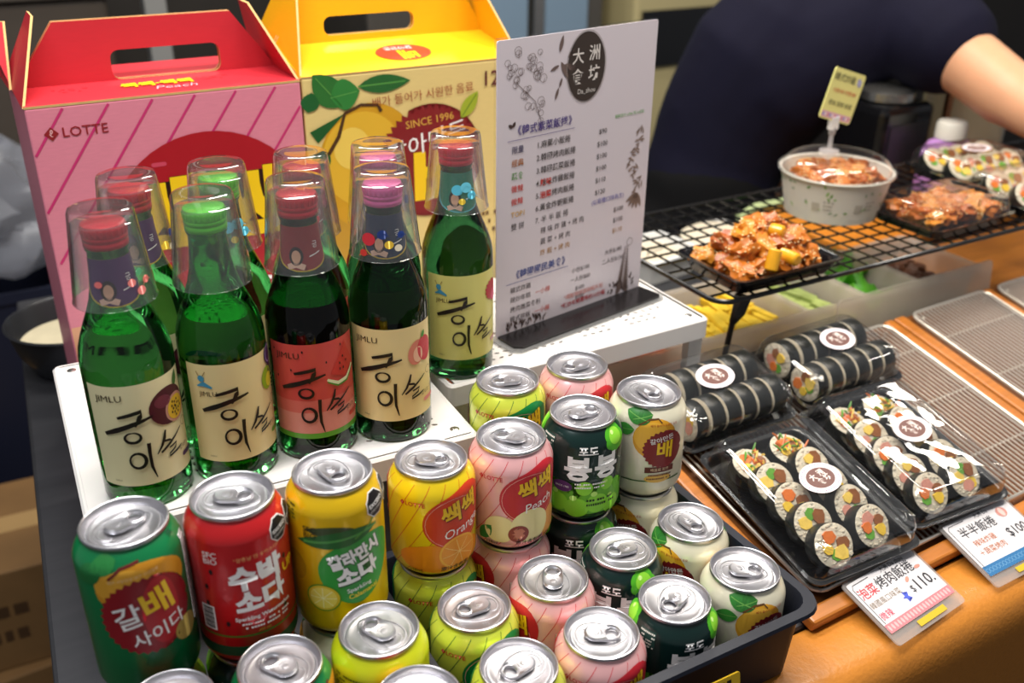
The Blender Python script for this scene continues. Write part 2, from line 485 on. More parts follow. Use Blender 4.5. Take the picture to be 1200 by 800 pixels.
GOLD, WHITE, BLACK = '#f0c419', '#f3f1ee', '#141214'
def sac(base, line, blob, word, fruit):
    p = Pr()
    for k in range(-9, 8):
        x = k*.0135
        p.stroke([(x + .05*t, .006 + .078*t - .006*math.sin(PI*t)) for t in [i/7 for i in range(8)]], .00055, line, 0)
    for cx in (.0165, -.076):
        pts = []
        for i in range(40):
            a = 2*PI*i/40; r = .0262 + (.010*max(0, math.cos(a - R(52)))**6); pts.append((cx + 1.02*r*math.cos(a), .0525 + .88*r*math.sin(a)))
        p.poly(pts, blob, 2)
        p.ring(cx - .001, .0520, .0240, .0212, .0004, '#e8a59a', 3)
        p.text('쌕쌕', cx + .0042, .0600, .0182, '#7a1410', 4, bold=.05, rot=13, shear=.1)
        p.text('쌕쌕', cx + .0034, .0607, .0182, GOLD, 5, bold=.03, rot=13, shear=.1)
        if word: p.text(word, cx + .005, .0450, .0112, WHITE, 8, shear=.25, rot=12)
    p.text('LOTTE', -.0155, .0700, .0052, '#c3202a', 3, bold=.012)
    p.ell(-.0258, .0700, .0020, .0023, '#c3202a', 3, n=4)
    p.text('l', -.0258, .0700, .0028, WHITE, 4)
    if fruit == 'orange':
        p.ell(.006, .0215, .036, .0135, '#e88d1c', 1); p.ell(.018, .0245, .0165, .0145, '#f2b43c', 4); p.ell(.018, .0245, .0148, .0128, '#e7951f', 5)
        for k in range(8):
            a = 2*PI*k/8 + .2; p.stroke([(.018, .0245), (.018 + .014*math.cos(a), .0245 + .0122*math.sin(a))], .0005, '#f6cf7a', 6)
    elif fruit == 'peach':
        p.ell(-.010, .0245, .0125, .0125, '#ecd99a', 3); p.ell(.015, .0265, .0165, .0155, '#efe2a6', 4)
        p.ell(.005, .0205, .0082, .0078, '#8d3b33', 5); p.burst(.005, .0205, .0055, .0030, 9, '#c77a62', 6)
        p.leaf(-.027, .012, .018, .006, 55, '#2f7a38', 3)
        p.ell(.036, .020, .010, .016, '#e6a05a', 3)
    else:
        p.ell(.010, .018, .018, .011, '#d8b83a', 3); p.leaf(-.012, .014, .02, .006, 40, '#2c7c33', 4)
    p.text('原汁含有率 10%', .019, .0115, .0047, '#2a1a10', 7, bold=.01)
    p.text('238ml', -.0165, .0108, .0042, '#2a1a10', 7, bold=.01)
    p.rect(.058, .078, .015, .064, '#e8d8d2' if fruit == 'peach' else base, 2)
    p.text('營養標示', .068, .0605, .0040, BLACK, 4)
    for k in range(9): p.rect(.0585, .0775, .0575 - .0046*k, .0577 - .0046*k, BLACK, 3)
    p.small(.0592, .0545, .017, 9, .0027, '#3a2a2a', 3)
    p.rect(.0580, .0582, .015, .0635, BLACK, 3); p.rect(.0778, .0780, .015, .0635, BLACK, 3)
    return p
def grape():
    p = Pr(); C = 2*PI*.033
    pts = [(-.052, .012)] + [(.052, .012)] + [(.052 - .104*i/22, .034 + .0035*math.sin(i*1.9) - .006*math.cos(i*.55)) for i in range(23)]
    p.poly(pts, '#5fae1e', 0)
    for x, y, r in ((-.02, .022, .009), (-.004, .018, .010), (.013, .022, .0095), (.028, .017, .009), (-.034, .018, .009), (.002, .031, .007), (.022, .033, .0065)):
        p.ell(x, y, r, r*.95, '#83cf2c', 1); p.ell(x - r*.3, y + r*.35, r*.3, r*.25, '#b5e66a', 2)
    for cx in (.031, -.058, .082):
        for k in range(7):
            a = 2*PI*k/7; p.ell(cx + .0065*math.cos(a), .0715 + .006*math.sin(a), .006, .0055, '#4fae24', 1)
        p.ell(cx, .073, .0075, .0065, '#8ed83a', 2); p.ell(cx - .003, .0765, .002, .0015, '#c8f08a', 3)
    p.burst(.0, .079, .011, .0065, 6, '#2f8a2a', 1, .6) if False else None
    p.text('포도', .004, .0655, .0088, WHITE, 3, bold=.035)
    p.text('봉', -.0040, .0480, .0235, WHITE, 4, bold=.042, sx=1.05); p.text('봉', .0205, .0490, .0235, WHITE, 4, bold=.042, sx=1.05)
    p.text('봉봉', -.088, .0485, .0215, WHITE, 4, bold=.055); p.text('포도', -.088, .0655, .0088, WHITE, 3, bold=.035)
    p.ell(-.0165, .0315, .0085, .0052, '#5a2a66', 3); p.text('SINCE 1982', -.0165, .0315, .0024, WHITE, 4)
    p.small(-.006, .0345, .026, 2, .0020, WHITE, 4)
    p.small(.004, .0185, .026, 3, .0026, '#16300f', 5)
    p.rect(-.040, -.026, .060, .074, '#0f3b34', 2); p.small(-.0395, .0715, .013, 5, .0017, '#dfe6da', 3)
    return p
def pear():
    p = Pr()
    for cx in (.021, -.083):
        p.ell(cx - .003, .056, .019, .0185, '#d79a26', 0); p.ell(cx - .006, .058, .015, .014, '#e3ad38', 1)
        p.leaf(cx - .006, .0775, .020, .0065, 196, '#2c6b2a', 2, '#67a04a'); p.leaf(cx - .010, .0725, .022, .0070, 165, '#327a30', 2, '#67a04a')
        p.leaf(cx - .021, .0640, .018, .0065, 190, '#3b8a34', 3, '#7ab858')
        p.stroke([(cx - .018, .069), (cx - .009, .074), (cx - .001, .0745), (cx + .002, .071)], [.0012, .0014, .0012, .0010], '#5a3a1c', 3)
        p.burst(cx + .005, .046, .0185, .0168, 26, '#7c1c20', 3)
        p.text('갈아만든', cx + .003, .0555, .0058, WHITE, 4, rot=12, bold=.01)
        p.text('배', cx + .006, .0445, .0175, GOLD, 5, bold=.028)
        p.text('배가 들어가 시원한 음료', cx + .004, .0690, .0024, '#a03a24', 4)
        p.rect(cx - .010, cx + .016, .0235, .0290, '#5a2018', 3); p.text('배음료 원조', cx + .003, .0262, .0034, '#e8c8a0', 4)
        p.small(cx - .008, .020, .022, 2, .0020, '#6a3a2a', 3)
        p.stroke([(cx - .03, .0145), (cx, .0155), (cx + .025, .0145)], .0012, '#3a5a24', 2); p.ell(cx + .002, .0175, .012, .004, '#d9a94a', 2)
    p.text('♳', -.020, .060, .007, BLACK, 2); p.small(-.026, .048, .012, 9, .0018, '#6a6a60', 2)
    return p
def octagon(p, x, y, r):
    for rr, m, l in ((r, WHITE, 4), (r*.92, BLACK, 5)):
        p.poly([(x + rr*math.cos(R(22.5 + 45*k)), y + rr*math.sin(R(22.5 + 45*k))) for k in range(8)], m, l)
    p.text('EXCESO', x, y + r*.08, r*.40, WHITE, 6, bold=.03, rot=8); p.text('CALORÍAS', x, y - r*.36, r*.27, WHITE, 6, rot=8)
def galbae():
    p = Pr(); s = 0
    p.ell(.004, .079, .030, .0190, '#c98a22', 0); p.ell(-.006, .083, .020, .0125, '#d99f33', 1)
    p.leaf(-.020, .098, .022, .008, 215, '#1d6a34', 2); p.leaf(-.010, .102, .02, .007, 200, '#277a3a', 2)
    p.stroke([(-.016, .090), (-.008, .097), (.004, .0995)], [.0016, .0018, .0014], '#6a2020', 3)
    p.burst(.004, .058, .0300, .0278, 34, '#8c1620', 2); p.ell(.012, .059, .012, .026, '#b01e28', 3)
    p.text('갈', -.009, .0585, .0195, WHITE, 5, bold=.012, rot=16, shear=.1)
    p.text('배', .0105, .0655, .0235, GOLD, 6, bold=.028, rot=12)
    p.text('사이다', .0085, .0430, .0130, WHITE, 5, bold=.01, rot=14, shear=.1)
    p.text('배의 시원함을 담은 탄산음료', -.001, .0895, .0026, '#e8d0a0', 4, rot=6)
    p.rect(.0385, .0465, .030, .098, '#d9dbd8', 2); p.small(.039, .096, .007, 24, .0016, '#4a4a48', 3)
    p.ell(.028, .034, .010, .009, '#a9924a', 2); p.leaf(-.004, .020, .03, .010, 20, '#0f5a34', 1)
    p.text('E00', .034, .103, .004, '#0d3a22', 3)
    return p
def subak():
    p = Pr(); C = 2*PI*.033
    p.rect(-C/2, C/2, .0132, .0215, '#14442a', 0); p.rect(-C/2, C/2, .0215, .0228, '#3f7a2a', 1)
    for x, y in ((-.027, .062), (-.028, .048), (-.022, .075), (-.015, .033), (-.026, .036), (.026, .034), (.030, .072), (-.046, .05), (-.05, .07), (.045, .06), (.05, .04)): p.ell(x, y, .0014, .0022, BLACK, 2, n=10)
    p.text('SFC', -.0215, .0885, .0062, WHITE, 3, bold=.01); p.text('BIO', -.0215, .0835, .0062, WHITE, 3)
    p.text('“갈증날 땐 수박소다!”', .010, .0850, .0036, '#f0c07a', 3, rot=2)
    p.text('수박', .0075, .0690, .0200, WHITE, 4, bold=.055, rot=4); p.text('소다', .009, .0495, .0190, WHITE, 4, bold=.055, rot=4)
    p.text('UP', .0330, .0640, .0105, GOLD, 5, bold=.03, rot=4)
    p.text('Sparkling Watermelon', .010, .0372, .0044, WHITE, 4, bold=.02, rot=2); p.small(-.006, .0315, .034, 2, .0020, WHITE, 4)
    p.text('355 ml', .008, .0252, .0030, '#caa83a', 4)
    p.rect(-.034, -.0235, .026, .046, WHITE, 3)
    for k in range(14): p.rect(-.033, -.0245, .0275 + k*.0013, .0275 + k*.0013 + (.0007 if k % 3 else .0010), BLACK, 4)
    octagon(p, .0285, .0955, .0092); octagon(p, .0465, .0955, .0092)
    return p
def calamansi():
    p = Pr()
    pts = []
    for i in range(36):
        a = 2*PI*i/36; pts.append((.013 + .0285*math.cos(a) + .004*math.sin(2*a), .0485 + .0270*math.sin(a) + .004*math.cos(a)))
    p.poly(pts, '#2f9a3a', 1)
    p.leaf(.028, .080, .060, .0075, 186, '#23652a', 2, '#4f9a48'); p.leaf(.012, .083, .036, .005, 178, '#3a4a24', 1)
    p.stroke([(.010, .0755), (.022, .082), (.030, .091)], [.001, .0012, .0008], '#5a9a3a', 3)
    p.text('깔라만시', .0105, .0605, .0128, '#1e5a2a', 4, bold=.09, rot=14, sx=.82); p.text('깔라만시', .0100, .0612, .0128, WHITE, 5, bold=.05, rot=14, sx=.82)
    p.text('소다', .0115, .0455, .0165, '#1e5a2a', 4, bold=.09, rot=10); p.text('소다', .011, .0462, .0165, WHITE, 5, bold=.055, rot=10)
    p.text('Sparkling', .011, .0345, .0050, WHITE, 5, bold=.01, rot=8); p.text('Calamansi', .014, .0295, .0055, '#f0d83a', 5, bold=.02, rot=8)
    p.ell(-.0145, .0285, .0125, .0115, '#3f8a2a', 3); p.ell(-.0145, .0285, .0115, .0106, '#d9b62a', 4); p.ell(-.0145, .0285, .0098, .0090, '#e6cf5a', 5)
    for k in range(8):
        a = 2*PI*k/8; p.stroke([(-.0145, .0285), (-.0145 + .0095*math.cos(a), .0285 + .0088*math.sin(a))], .0005, '#f3eab0', 6)
    p.text('SFC', -.0205, .0845, .0062, BLACK, 3, bold=.01); p.text('BIO', -.0205, .0795, .0062, BLACK, 3)
    p.small(-.044, .098, .012, 4, .0018, BLACK, 3)
    p.ell(-.036, .05, .010, .012, '#b98f10', 1)
    octagon(p, .0300, .0945, .0100); octagon(p, .0505, .0945, .0100)
    return p
def limeback():
    p = Pr()
    p.small(-.036, .1025, .032, 5, .0023, '#4a5a10', 2); p.small(.002, .1000, .030, 6, .0023, '#4a5a10', 2)
    p.rect(-.03, .03, .03, .074, '#c9cf3a', 1); p.small(-.028, .071, .055, 8, .0026, '#4a5a10', 2); p.text('소다', .045, .06, .016, WHITE, 3, bold=.05)
    return p

canmat = lambda n, h: mat(n, h, .30, .25, coat=.45)
DESIGN = {
 'orange': (CAN_S, canmat('yellow_can_ink', '#f2d21a'), sac('#f2d21a', '#d0661a', '#cf3a1c', 'Orange', 'orange')),
 'peach': (CAN_S, canmat('pink_can_ink', '#eeb4b4'), sac('#eeb4b4', '#cf3f4c', '#c02430', 'Peach', 'peach')),
 'lime': (CAN_S, canmat('lime_can_ink', '#cfdc4a'), sac('#cfdc4a', '#2f6a2c', '#0f7a3c', '', 'mango')),
 'grape': (CAN_S, canmat('dark_green_can_ink', '#0c2a26'), grape()),
 'pear': (CAN_S, canmat('cream_can_ink', '#eae3c8'), pear()),
 'galbae': (CAN_T, canmat('green_can_ink', '#0c7a44'), galbae()),
 'subak': (CAN_T, canmat('red_can_ink', '#c01c20'), subak()),
 'calamansi': (CAN_T, canmat('golden_can_ink', '#e2b80e'), calamansi()),
 'limeback': (CAN_T, canmat('lime_yellow_can_ink', '#d5e01e'), limeback()),
}
_CAN = {}
DY = {'galbae': .012, 'subak': .008, 'calamansi': .010, 'grape': .006, 'pear': .006}
def can(kind, a, b, z, spin, tab, label, group=None):
    if kind not in _CAN:
        h, m, p = DESIGN[kind]; prof = can_prof(h)
        _CAN[kind] = (h, body_mesh(h, m), p.mesh('printed_artwork', wrapfn(interp(prof)), .0035, [q[1] for q in prof if .006 < q[1]], DY.get(kind, 0)))
    h, bo, pm = _CAN[kind]
    loc = W(a, b, z)
    ang = math.atan2(-loc.y, -loc.x)
    t = thing('drink_can', label, 'can', loc, (0, 0, ang + R(spin)), group)
    link('body', bo, t); link('printed_artwork', pm, t)
    lz = (0, 0, h); rz = (0, 0, R(tab) - ang - R(spin))
    l = link('lid', LID, t, lz); link('lid_bead', BEAD, l, (0, 0, 0), rz); link('pull_tab', TAB, l, (0, 0, 0), rz)
    return t
Z0 = .003
ZU = Z0 + CAN_S + .0004
UPS = [  # kind, a, b, spin, tab, label
 ('galbae', .0420, .5540, 0, 48, 'tall green pear cider can with a dark red burst, leftmost of the cans'),
 ('subak', .1088, .5500, 2, 0, 'tall red watermelon soda can beside the green pear cider can'),
 ('calamansi', .1755, .5450, 2, -48, 'tall golden yellow calamansi soda can with a green lime emblem'),
 ('orange', .2585, .5660, 4, -8, 'short yellow orange drink can with a red emblem, right of the golden can'),
 ('peach', .3265, .5650, 3, 160, 'pink peach drink can stacked in front, left of the dark grape can'),
 ('grape', .3955, .5690, 4, 30, 'dark green grape drink can stacked between the pink and the cream can'),
 ('pear', .4625, .5705, -16, -62, 'cream pear drink can on top of another, rightmost of the stacked cans'),
]
LOW = {'galbae': ('lime', 'lime can under the tall green pear cider can'), 'subak': ('grape', 'dark can under the tall red watermelon can'),
       'calamansi': ('pear', 'cream can hidden under the golden calamansi can'), 'orange': ('lime', 'lime green can under the yellow orange drink can'),
       'peach': ('peach', 'pink can under the stacked pink peach drink can'), 'grape': ('grape', 'dark grape can under the stacked grape can'),
       'pear': ('pear', 'cream can under the stacked cream pear can')}
SPINL = {'galbae': 0, 'subak': 120, 'calamansi': 60, 'orange': 10, 'peach': -100, 'grape': 150, 'pear': -60}
for k, a, b, sp, tb_, lb in UPS:
    low = Z0 if a > .22 else .0006
    can(k, a, b, low + CAN_S + .0004, sp, tb_, lb)
    can(LOW[k][0], a, b, low, SPINL[k], 0, LOW[k][1])
can('lime', .3703, .648, ZU - .0024, -6, 190, 'lime green drink can at the back, against the shelf corner')
can('peach', .4377, .6425, ZU - .0024, -2, 210, 'pink can at the back, below the menu shelf edge')
can('lime', .3703, .648, .0006, 20, 190, 'lime can under the lime green can at the back'); can('pear', .4377, .6425, .0006, 30, 210, 'cream can under the pink can at the back')
for k, a, b, sp, tb_, lb in [
 ('lime', .2595, .5000, 2, 205, 'lime green can in the tray in front of the yellow orange can'),
 ('peach', .3268, .4990, -95, 90, 'pink can turned to its nutrition panel, in the tray'),
 ('grape', .3940, .5020, -18, 200, 'dark grape can in the tray in front of the stacked grape can'),
 ('pear', .4630, .5030, -62, -55, 'cream pear can in the tray in front of the stacked pear can'),
 ('lime', .2585, .4330, 4, 220, 'lime green can nearest the camera, cut by the bottom edge'),
 ('peach', .3258, .4320, 3, 0, 'pink peach can at the front edge of the tray'),
 ('grape', .3935, .4350, 26, 235, 'dark grape can at the front edge of the tray'),
 ('pear', .4620, .4355, 0, -5, 'cream pear can in the front right corner of the tray'),
 ('limeback', .1785, .4830, 0, 145, 'tall lime yellow can in front of the golden calamansi can'),
 ('galbae', .1105, .4835, 60, 155, 'tall dark green can in front of the red watermelon can'),
 ('subak', .0425, .4860, 20, 90, 'tall can cut off at the bottom left, in front of the green pear cider can'),
 ('subak', .1765, .4155, 100, 150, 'tall can cut off at the bottom edge, in front of the lime yellow can')]:
    can(k, a, b, Z0 if a > .22 else .0006, sp, tb_, lb)

# black-blue plastic trays the cans stand in
tray_m = mat('navy_black_plastic', '#0d1220', .48)
def plastic_tray(label, x0, x1, y0, y1, h):
    t = thing('plastic_tray', label, 'tray', W(0, 0, 0), (0, 0, TH))
    def L(i, z, r): return [(x, y, z) for x, y in rrect(x0 + i, x1 - i, y0 + i, y1 - i, r)]
    mb = MB(); mb.loops([L(.009, .0004, .012), L(.004, h - .006, .016), L(-.003, h - .007, .020), L(-.006, h - .003, .022), L(-.005, h, .022), L(.003, h, .018), L(.0045, h - .003, .016), L(.0108, .0024, .012)], cap0=True, cap1=True)
    mb.build('tray_shell', tray_m, t)
plastic_tray('dark blue black plastic tray holding the short drink cans', .2165, .5035, .3945, .6075, .072)
# ------------------------------------------------------------------ soju bottles under upturned shot glasses
BOT = [(.0, .004), (.018, .003), (.026, .0008), (.0300, .0), (.0320, .002), (.0325, .006), (.0325, .112), (.0322, .118), (.0310, .1255), (.0285, .1335), (.0250, .1425), (.0212, .1515), (.0182, .1600), (.0160, .1690), (.0146, .1790), (.0138, .1890), (.0136, .1960), (.0145, .1972), (.0147, .1990), (.0136, .2005), (.0120, .2010), (.0120, .2120), (0, .2120)]
glass_bright = mat('green_bottle_glass', (.055, .36, .085), .02, trans=1.0, ior=1.40)
glass_dark = mat('dark_green_bottle_glass', (.014, .075, .022), .02, trans=1.0, ior=1.40)
cup_glass = clear_mat('shot_glass', (.97, .975, .975), 1.55, .03, .035, (.95, .95, .95), 2.0, 1.0)
BOTTLE_ME = {}
for nm, m in (('bright', glass_bright), ('dark', glass_dark)):
    BOTTLE_ME[nm] = MB().lathe(BOT, 48, cap0=False, cap1=False).mesh('glass_body', m)
def capmesh(m):
    mb = MB(); n = 48; prof = [(.0146, .1990), (.0150, .1995), (.0150, .2030), (.0146, .2036), (.0146, .2042), (.0151, .2048), (.0151, .2068), (.0147, .2074), (.0151, .2082), (.0151, .2138), (.0145, .2152), (.0130, .2158), (0, .2158)]
    mb.lathe(prof, n)
    for i in range(24):
        a = 2*PI*i/24; M = Matrix.Rotation(a, 4, 'Z') @ Matrix.Translation((.0150, 0, 0))
        mb.box(-.0003, .0005, -.0008, .0008, .2082, .2130, M=M)
    return mb.mesh('screw_cap', m)
CAPS = {n: capmesh(mat(n + '_cap_metal', c, .30, .35, coat=.4)) for n, c in (('red', '#c41f2e'), ('green', '#5cc832'), ('pink', '#e26aa6'))}
def cupmesh():
    zt, zb = .2265, .1595
    out = [(0, zt - .0012), (.012, zt - .0008), (.0185, zt), (.0208, zt - .0008), (.0217, zt - .003), (.0222, zt - .008), (.0280, zb + .002), (.0287, zb + .0005), (.0284, zb), (.0276, zb + .0004), (.0268, zb + .004), (.0208, zt - .0105), (.0190, zt - .0100), (0, zt - .0100)]
    return MB().lathe(out, 48, cap0=False, cap1=False).mesh('shot_glass', cup_glass)
CUP = cupmesh()
neckz = [(r, z) for r, z in BOT if .110 < z < .198 and r > 0]
def neck_label(colr, edge):
    p = Pr(); pts = [(-.024, .193), (.024, .193), (.024, .176)] + [(.024*math.cos(PI*i/12), .176 - .016*math.sin(PI*i/12)) for i in range(1, 12)] + [(-.024, .176)]
    p.poly([(x*1.06, y - .0010 if y < .19 else y) for x, y in pts], edge, 0); p.poly(pts, colr, 1)
    p.ell(-.006, .171, .0055, .007, '#2a1c1a', 2); p.ell(-.006, .1705, .0035, .0048, '#d9a98a', 3)   # a portrait too small to read
    p.stroke([(-.012, .1625), (-.006, .165), (.0, .1622)], [.004, .005, .004], '#e0b8a0', 2)
    p.text('긍', .010, .178, .006, WHITE, 3); p.stroke([(.004, .170), (.014, .172)], .0008, WHITE, 3)
    return p
def soju(paper, fruit, logo):
    p = Pr(); k = .000215; X = lambda x: (x - 297)*k*.98; Y = lambda y: .0635 - (y - 505)*k
    p.rect(-.0400, .0400, .0215, .1050, paper, 0)
    if fruit == 'watermelon':
        p.rect(-.0400, .0400, .0215, .0450, '#d98a7c', 1); p.rect(-.0400, .0400, .0215, .0262, '#5a9a2c', 2); p.rect(-.0400, .0400, .0450, .0560, '#d4685c', 1)
        for x, y in ((-.035, .099), (-.033, .076), (-.010, .099), (.008, .088), (.022, .099), (-.020, .083)): p.ell(x, y, .0007, .0011, BLACK, 3, n=8)
    B = '#1b1512'; S = lambda pts, w: p.stroke([(X(x), Y(y)) for x, y in pts], [q*k for q in w], B, 6)
    S([(213, 428), (240, 422), (292, 411), (286, 430), (266, 466)], [10, 13, 15, 16, 6])
    S([(160, 491), (200, 476), (260, 456), (328, 438)], [13, 19, 17, 7])
    c = [(252 + 26*math.cos(a), 507 + 19*math.sin(a)) for a in [2*PI*i/18 - 1.6 for i in range(19)]]; S(c, [5 + 6*abs(math.sin(i/18*PI)) for i in range(19)])
    c = [(256 + 26*math.cos(a), 598 + 29*math.sin(a)) for a in [2*PI*i/18 - 1.6 for i in range(19)]]; S(c, [6 + 6*abs(math.sin(i/18*PI + .6)) for i in range(19)])
    S([(299, 536), (297, 580), (298, 630), (309, 676)], [13, 11, 10, 3])
    S([(362, 508), (355, 535), (342, 562), (322, 588)], [6, 11, 9, 4]); S([(351, 548), (372, 552), (384, 560)], [8, 9, 3])
    S([(336, 588), (372, 566), (432, 528)], [8, 10, 4])
    S([(368, 582), (400, 574), (392, 592), (366, 604), (364, 614), (398, 606), (424, 596)], [6, 8, 7, 6, 7, 8, 3])
    if logo:
        p.stroke([(X(150), Y(395)), (X(175), Y(385)), (X(205), Y(400))], [.001, .0042, .0015], '#3f8fb0', 4); p.ell(X(168), Y(365), .0026, .0026, '#3f8fb0', 4)
        p.stroke([(X(160), Y(355)), (X(152), Y(338))], .0006, '#8a6a3a', 4); p.stroke([(X(176), Y(355)), (X(186), Y(338))], .0006, '#8a6a3a', 4)
        p.text('JIMLU', X(188), Y(425), .0056, '#4a3520', 4)
    else: p.text('JIMLU', X(192), Y(358), .0072, '#3a2a1a', 4, sx=1.12)
    fx, fy = X(395), Y(425)
    if fruit == 'passion':
        p.leaf(fx + .008, fy + .010, .014, .003, 70, '#3a6a30', 3); p.ell(fx, fy, .0165, .0150, '#4a1826', 4); p.ell(fx - .005, fy + .005, .007, .005, '#6a2a3c', 5)
        p.ell(fx + .0065, fy - .0045, .0105, .0115, '#c08a7a', 5, rot=-25); p.ell(fx + .0065, fy - .0045, .0085, .0095, '#d8b02c', 6, rot=-25)
        for q in range(16): p.ell(fx + .0065 + .006*math.cos(q*2.4)*(q/16)**.5, fy - .0045 + .0068*math.sin(q*2.4)*(q/16)**.5, .0008, .0011, '#2a2014', 7, n=8)
    elif fruit == 'grapefruit':
        p.ell(fx + .008, fy, .008, .0095, '#8fb02a', 4); p.ell(fx + .010, fy - .002, .005, .006, '#d8d23a', 5)
        p.ell(fx + .014, fy + .018, .0075, .0085, '#3a2a5a', 4); p.ring(fx + .014, fy + .018, .006, .007, .0008, '#b09ac8', 5); p.rect(fx + .010, fx + .019, fy + .000, fy + .010, '#3a2448', 4)
    elif fruit == 'watermelon':
        p.poly([(fx - .010, fy - .004), (fx + .006, fy + .020), (fx + .016, fy - .002), (fx + .004, fy - .010)], '#c4342c', 4)
        p.stroke([(fx - .013, fy - .008), (fx - .004, fy - .0135), (fx + .006, fy - .0125), (fx + .015, fy - .004)], [.002, .0034, .0034, .002], '#dfe6b8', 5)
        p.stroke([(fx - .013, fy - .010), (fx - .004, fy - .0155), (fx + .006, fy - .0145), (fx + .015, fy - .006)], [.001, .0016, .0016, .001], '#4a8a2c', 6)
        for q in range(5): p.ell(fx - .001 + .0035*(q % 3), fy - .002 + .005*(q // 2), .0007, .0012, BLACK, 7, n=8)
    elif fruit == 'peach':
        p.ell(fx, fy, .0085, .0110, '#d8806a', 4, rot=-15); p.ell(fx + .009, fy + .001, .0085, .0115, '#c8343c', 5, rot=10); p.ell(fx + .001, fy - .002, .005, .007, '#ecb89a', 5); p.leaf(fx + .006, fy + .011, .007, .002, 70, '#4a9a3a', 6)
    elif fruit == 'plum':
        p.burst(fx + .008, fy + .004, .0105, .0085, 14, '#b02430', 4); p.ell(fx + .012, fy - .002, .005, .006, '#d85a78', 5)
    if fruit != 'watermelon': p.ring(X(458), Y(520), .0036, .0036, .0004, '#8a7a5a', 4)
    p.text('맛있는 과일', X(455), Y(604), .0040, '#4a3a2a', 4, rot=12); p.rr(X(425), X(498), Y(650), Y(632), .0018, {'passion': '#4a2a5a', 'grapefruit': '#6a9a30', 'watermelon': '#c03a34', 'peach': '#e08a8a', 'plum': '#d09aa0'}[fruit], 4)
    p.text('360ml', X(175), Y(678), .0022, '#7a6a4a', 3)
    return p
_LB = {}
def bottle(a, b, z, spin, glass, cap, lab, nl, label, sticker=None):
    loc = W(a, b, z); ang = math.atan2(-loc.y, -loc.x)
    t = thing('soju_bottle', label, 'bottle', loc, (0, 0, ang + R(spin)))
    link('glass_body', BOTTLE_ME[glass], t); link('screw_cap', CAPS[cap], t)
    if lab not in _LB:
        _LB[lab] = soju(*lab).mesh('paper_label', wrapfn(lambda zz: .0326, .00012), .0035)
    link('paper_label', _LB[lab], t)
    if nl:
        rz = interp(neckz)
        def fn(x, y, l):
            r = rz(y) + .0003 + .00012*l; q = x/.0165; return (r*math.cos(q), r*math.sin(q), y)
        link('neck_label', neck_label(*nl).mesh('neck_label', fn, .002, [.165, .170, .175, .18, .185, .19]), t)
    return t
def cup(a, b, z, label, stick, spin=0):
    loc = W(a, b, z); ang = math.atan2(-loc.y, -loc.x)
    c = thing('shot_glass', label, 'glass', loc, (0, 0, ang + R(spin)))
    link('glass_body', CUP, c)
    if stick:
        p = Pr()
        for i, (dx, dy, r, h) in enumerate(stick):
            p.ell(dx, .180 + dy, r, r*.9, h, i % 3)
            if i % 2: p.stroke([(dx - r*1.3, .180 + dy - r), (dx, .180 + dy + r*.4), (dx + r*1.4, .180 + dy - r*.4)], [.0004, .0011, .0004], h, 3)
        def fn(x, y, l):
            r = .0287 - (.0287 - .0222)*(y - .1595)/.0590 + .0003 + .0001*l; q = x/.027; return (r*math.cos(q), r*math.sin(q), y)
        link('printed_sticker', p.mesh('printed_sticker', fn, .003), c)
    return c
ROSE = [(.012, -.002, .0030, '#e8837c'), (.019, .004, .0026, '#5aa878'), (.018, -.009, .0034, '#e8837c'), (.024, -.003, .0030, '#e07a70'), (-.010, .0, .0026, '#d8706c')]
BLUE = [(-.004, .002, .005, '#58b8d0'), (.004, .004, .005, '#6ac6da'), (.0, -.008, .003, '#d8b83a'), (.009, -.003, .004, '#58b8d0')]
GOLDS = [(-.013, -.002, .0055, '#c8303a'), (-.002, .002, .004, '#243a78'), (.003, -.006, .0035, '#e0b83a'), (.013, .001, .003, '#2a448a'), (.010, -.009, .003, '#e8dcc0'), (-.017, -.013, .003, '#c83a30')]
FR = [(.0765, .690), (.1445, .690), (.2125, .690), (.2785, .684)]
bottle(*FR[0], SH, 6, 'bright', 'red', ('#e6dcae', 'passion', False), ('#4a2258', '#c8a82c'), 'green soju bottle with passion fruit label, leftmost in the front row')
bottle(*FR[1], SH, 14, 'bright', 'green', ('#e2cf96', 'grapefruit', True), None, 'green soju bottle with green cap and cream label, second from left in front')
bottle(*FR[2], SH, 6, 'dark', 'red', ('#cc4a42', 'watermelon', False), ('#8a2a2a', '#c8a82c'), 'dark green soju bottle with red watermelon label')
bottle(*FR[3], SH, 4, 'dark', 'pink', ('#e6cf92', 'peach', False), ('#23304a', '#c8a82c'), 'dark soju bottle with pink cap and peach label on cream paper')
bottle(.3765, .7535, SH, 16, 'dark', 'red', ('#d6cf78', 'plum', True), ('#2a7a60', '#5ab8c8'), 'dark soju bottle beside the menu board, rightmost of the bottles')
bottle(.1060, .7580, SH, 10, 'bright', 'red', ('#e6dcae', 'passion', False), ('#4a2258', '#c8a82c'), 'green soju bottle with red cap in the back row, behind the leftmost one')
bottle(.1720, .7560, SH, 10, 'bright', 'green', ('#e2cf96', 'grapefruit', True), None, 'green soju bottle with green cap in the back row')
bottle(.2385, .7545, SH, 10, 'bright', 'red', ('#cc4a42', 'watermelon', False), ('#8a2a2a', '#c8a82c'), 'soju bottle in the back row behind the watermelon label bottle')
bottle(.3035, .7515, SH, 10, 'dark', 'pink', ('#e6cf92', 'peach', False), ('#23304a', '#c8a82c'), 'soju bottle with pink cap in the back row, behind the peach label bottle')
cup(*FR[0], SH, 'clear upturned shot glass on the leftmost front bottle', ROSE)
cup(*FR[1], SH, 'clear upturned shot glass on the green capped front bottle', ROSE[:3], 60)
cup(*FR[2], SH, 'clear upturned shot glass on the watermelon label bottle', ROSE[:2], 90)
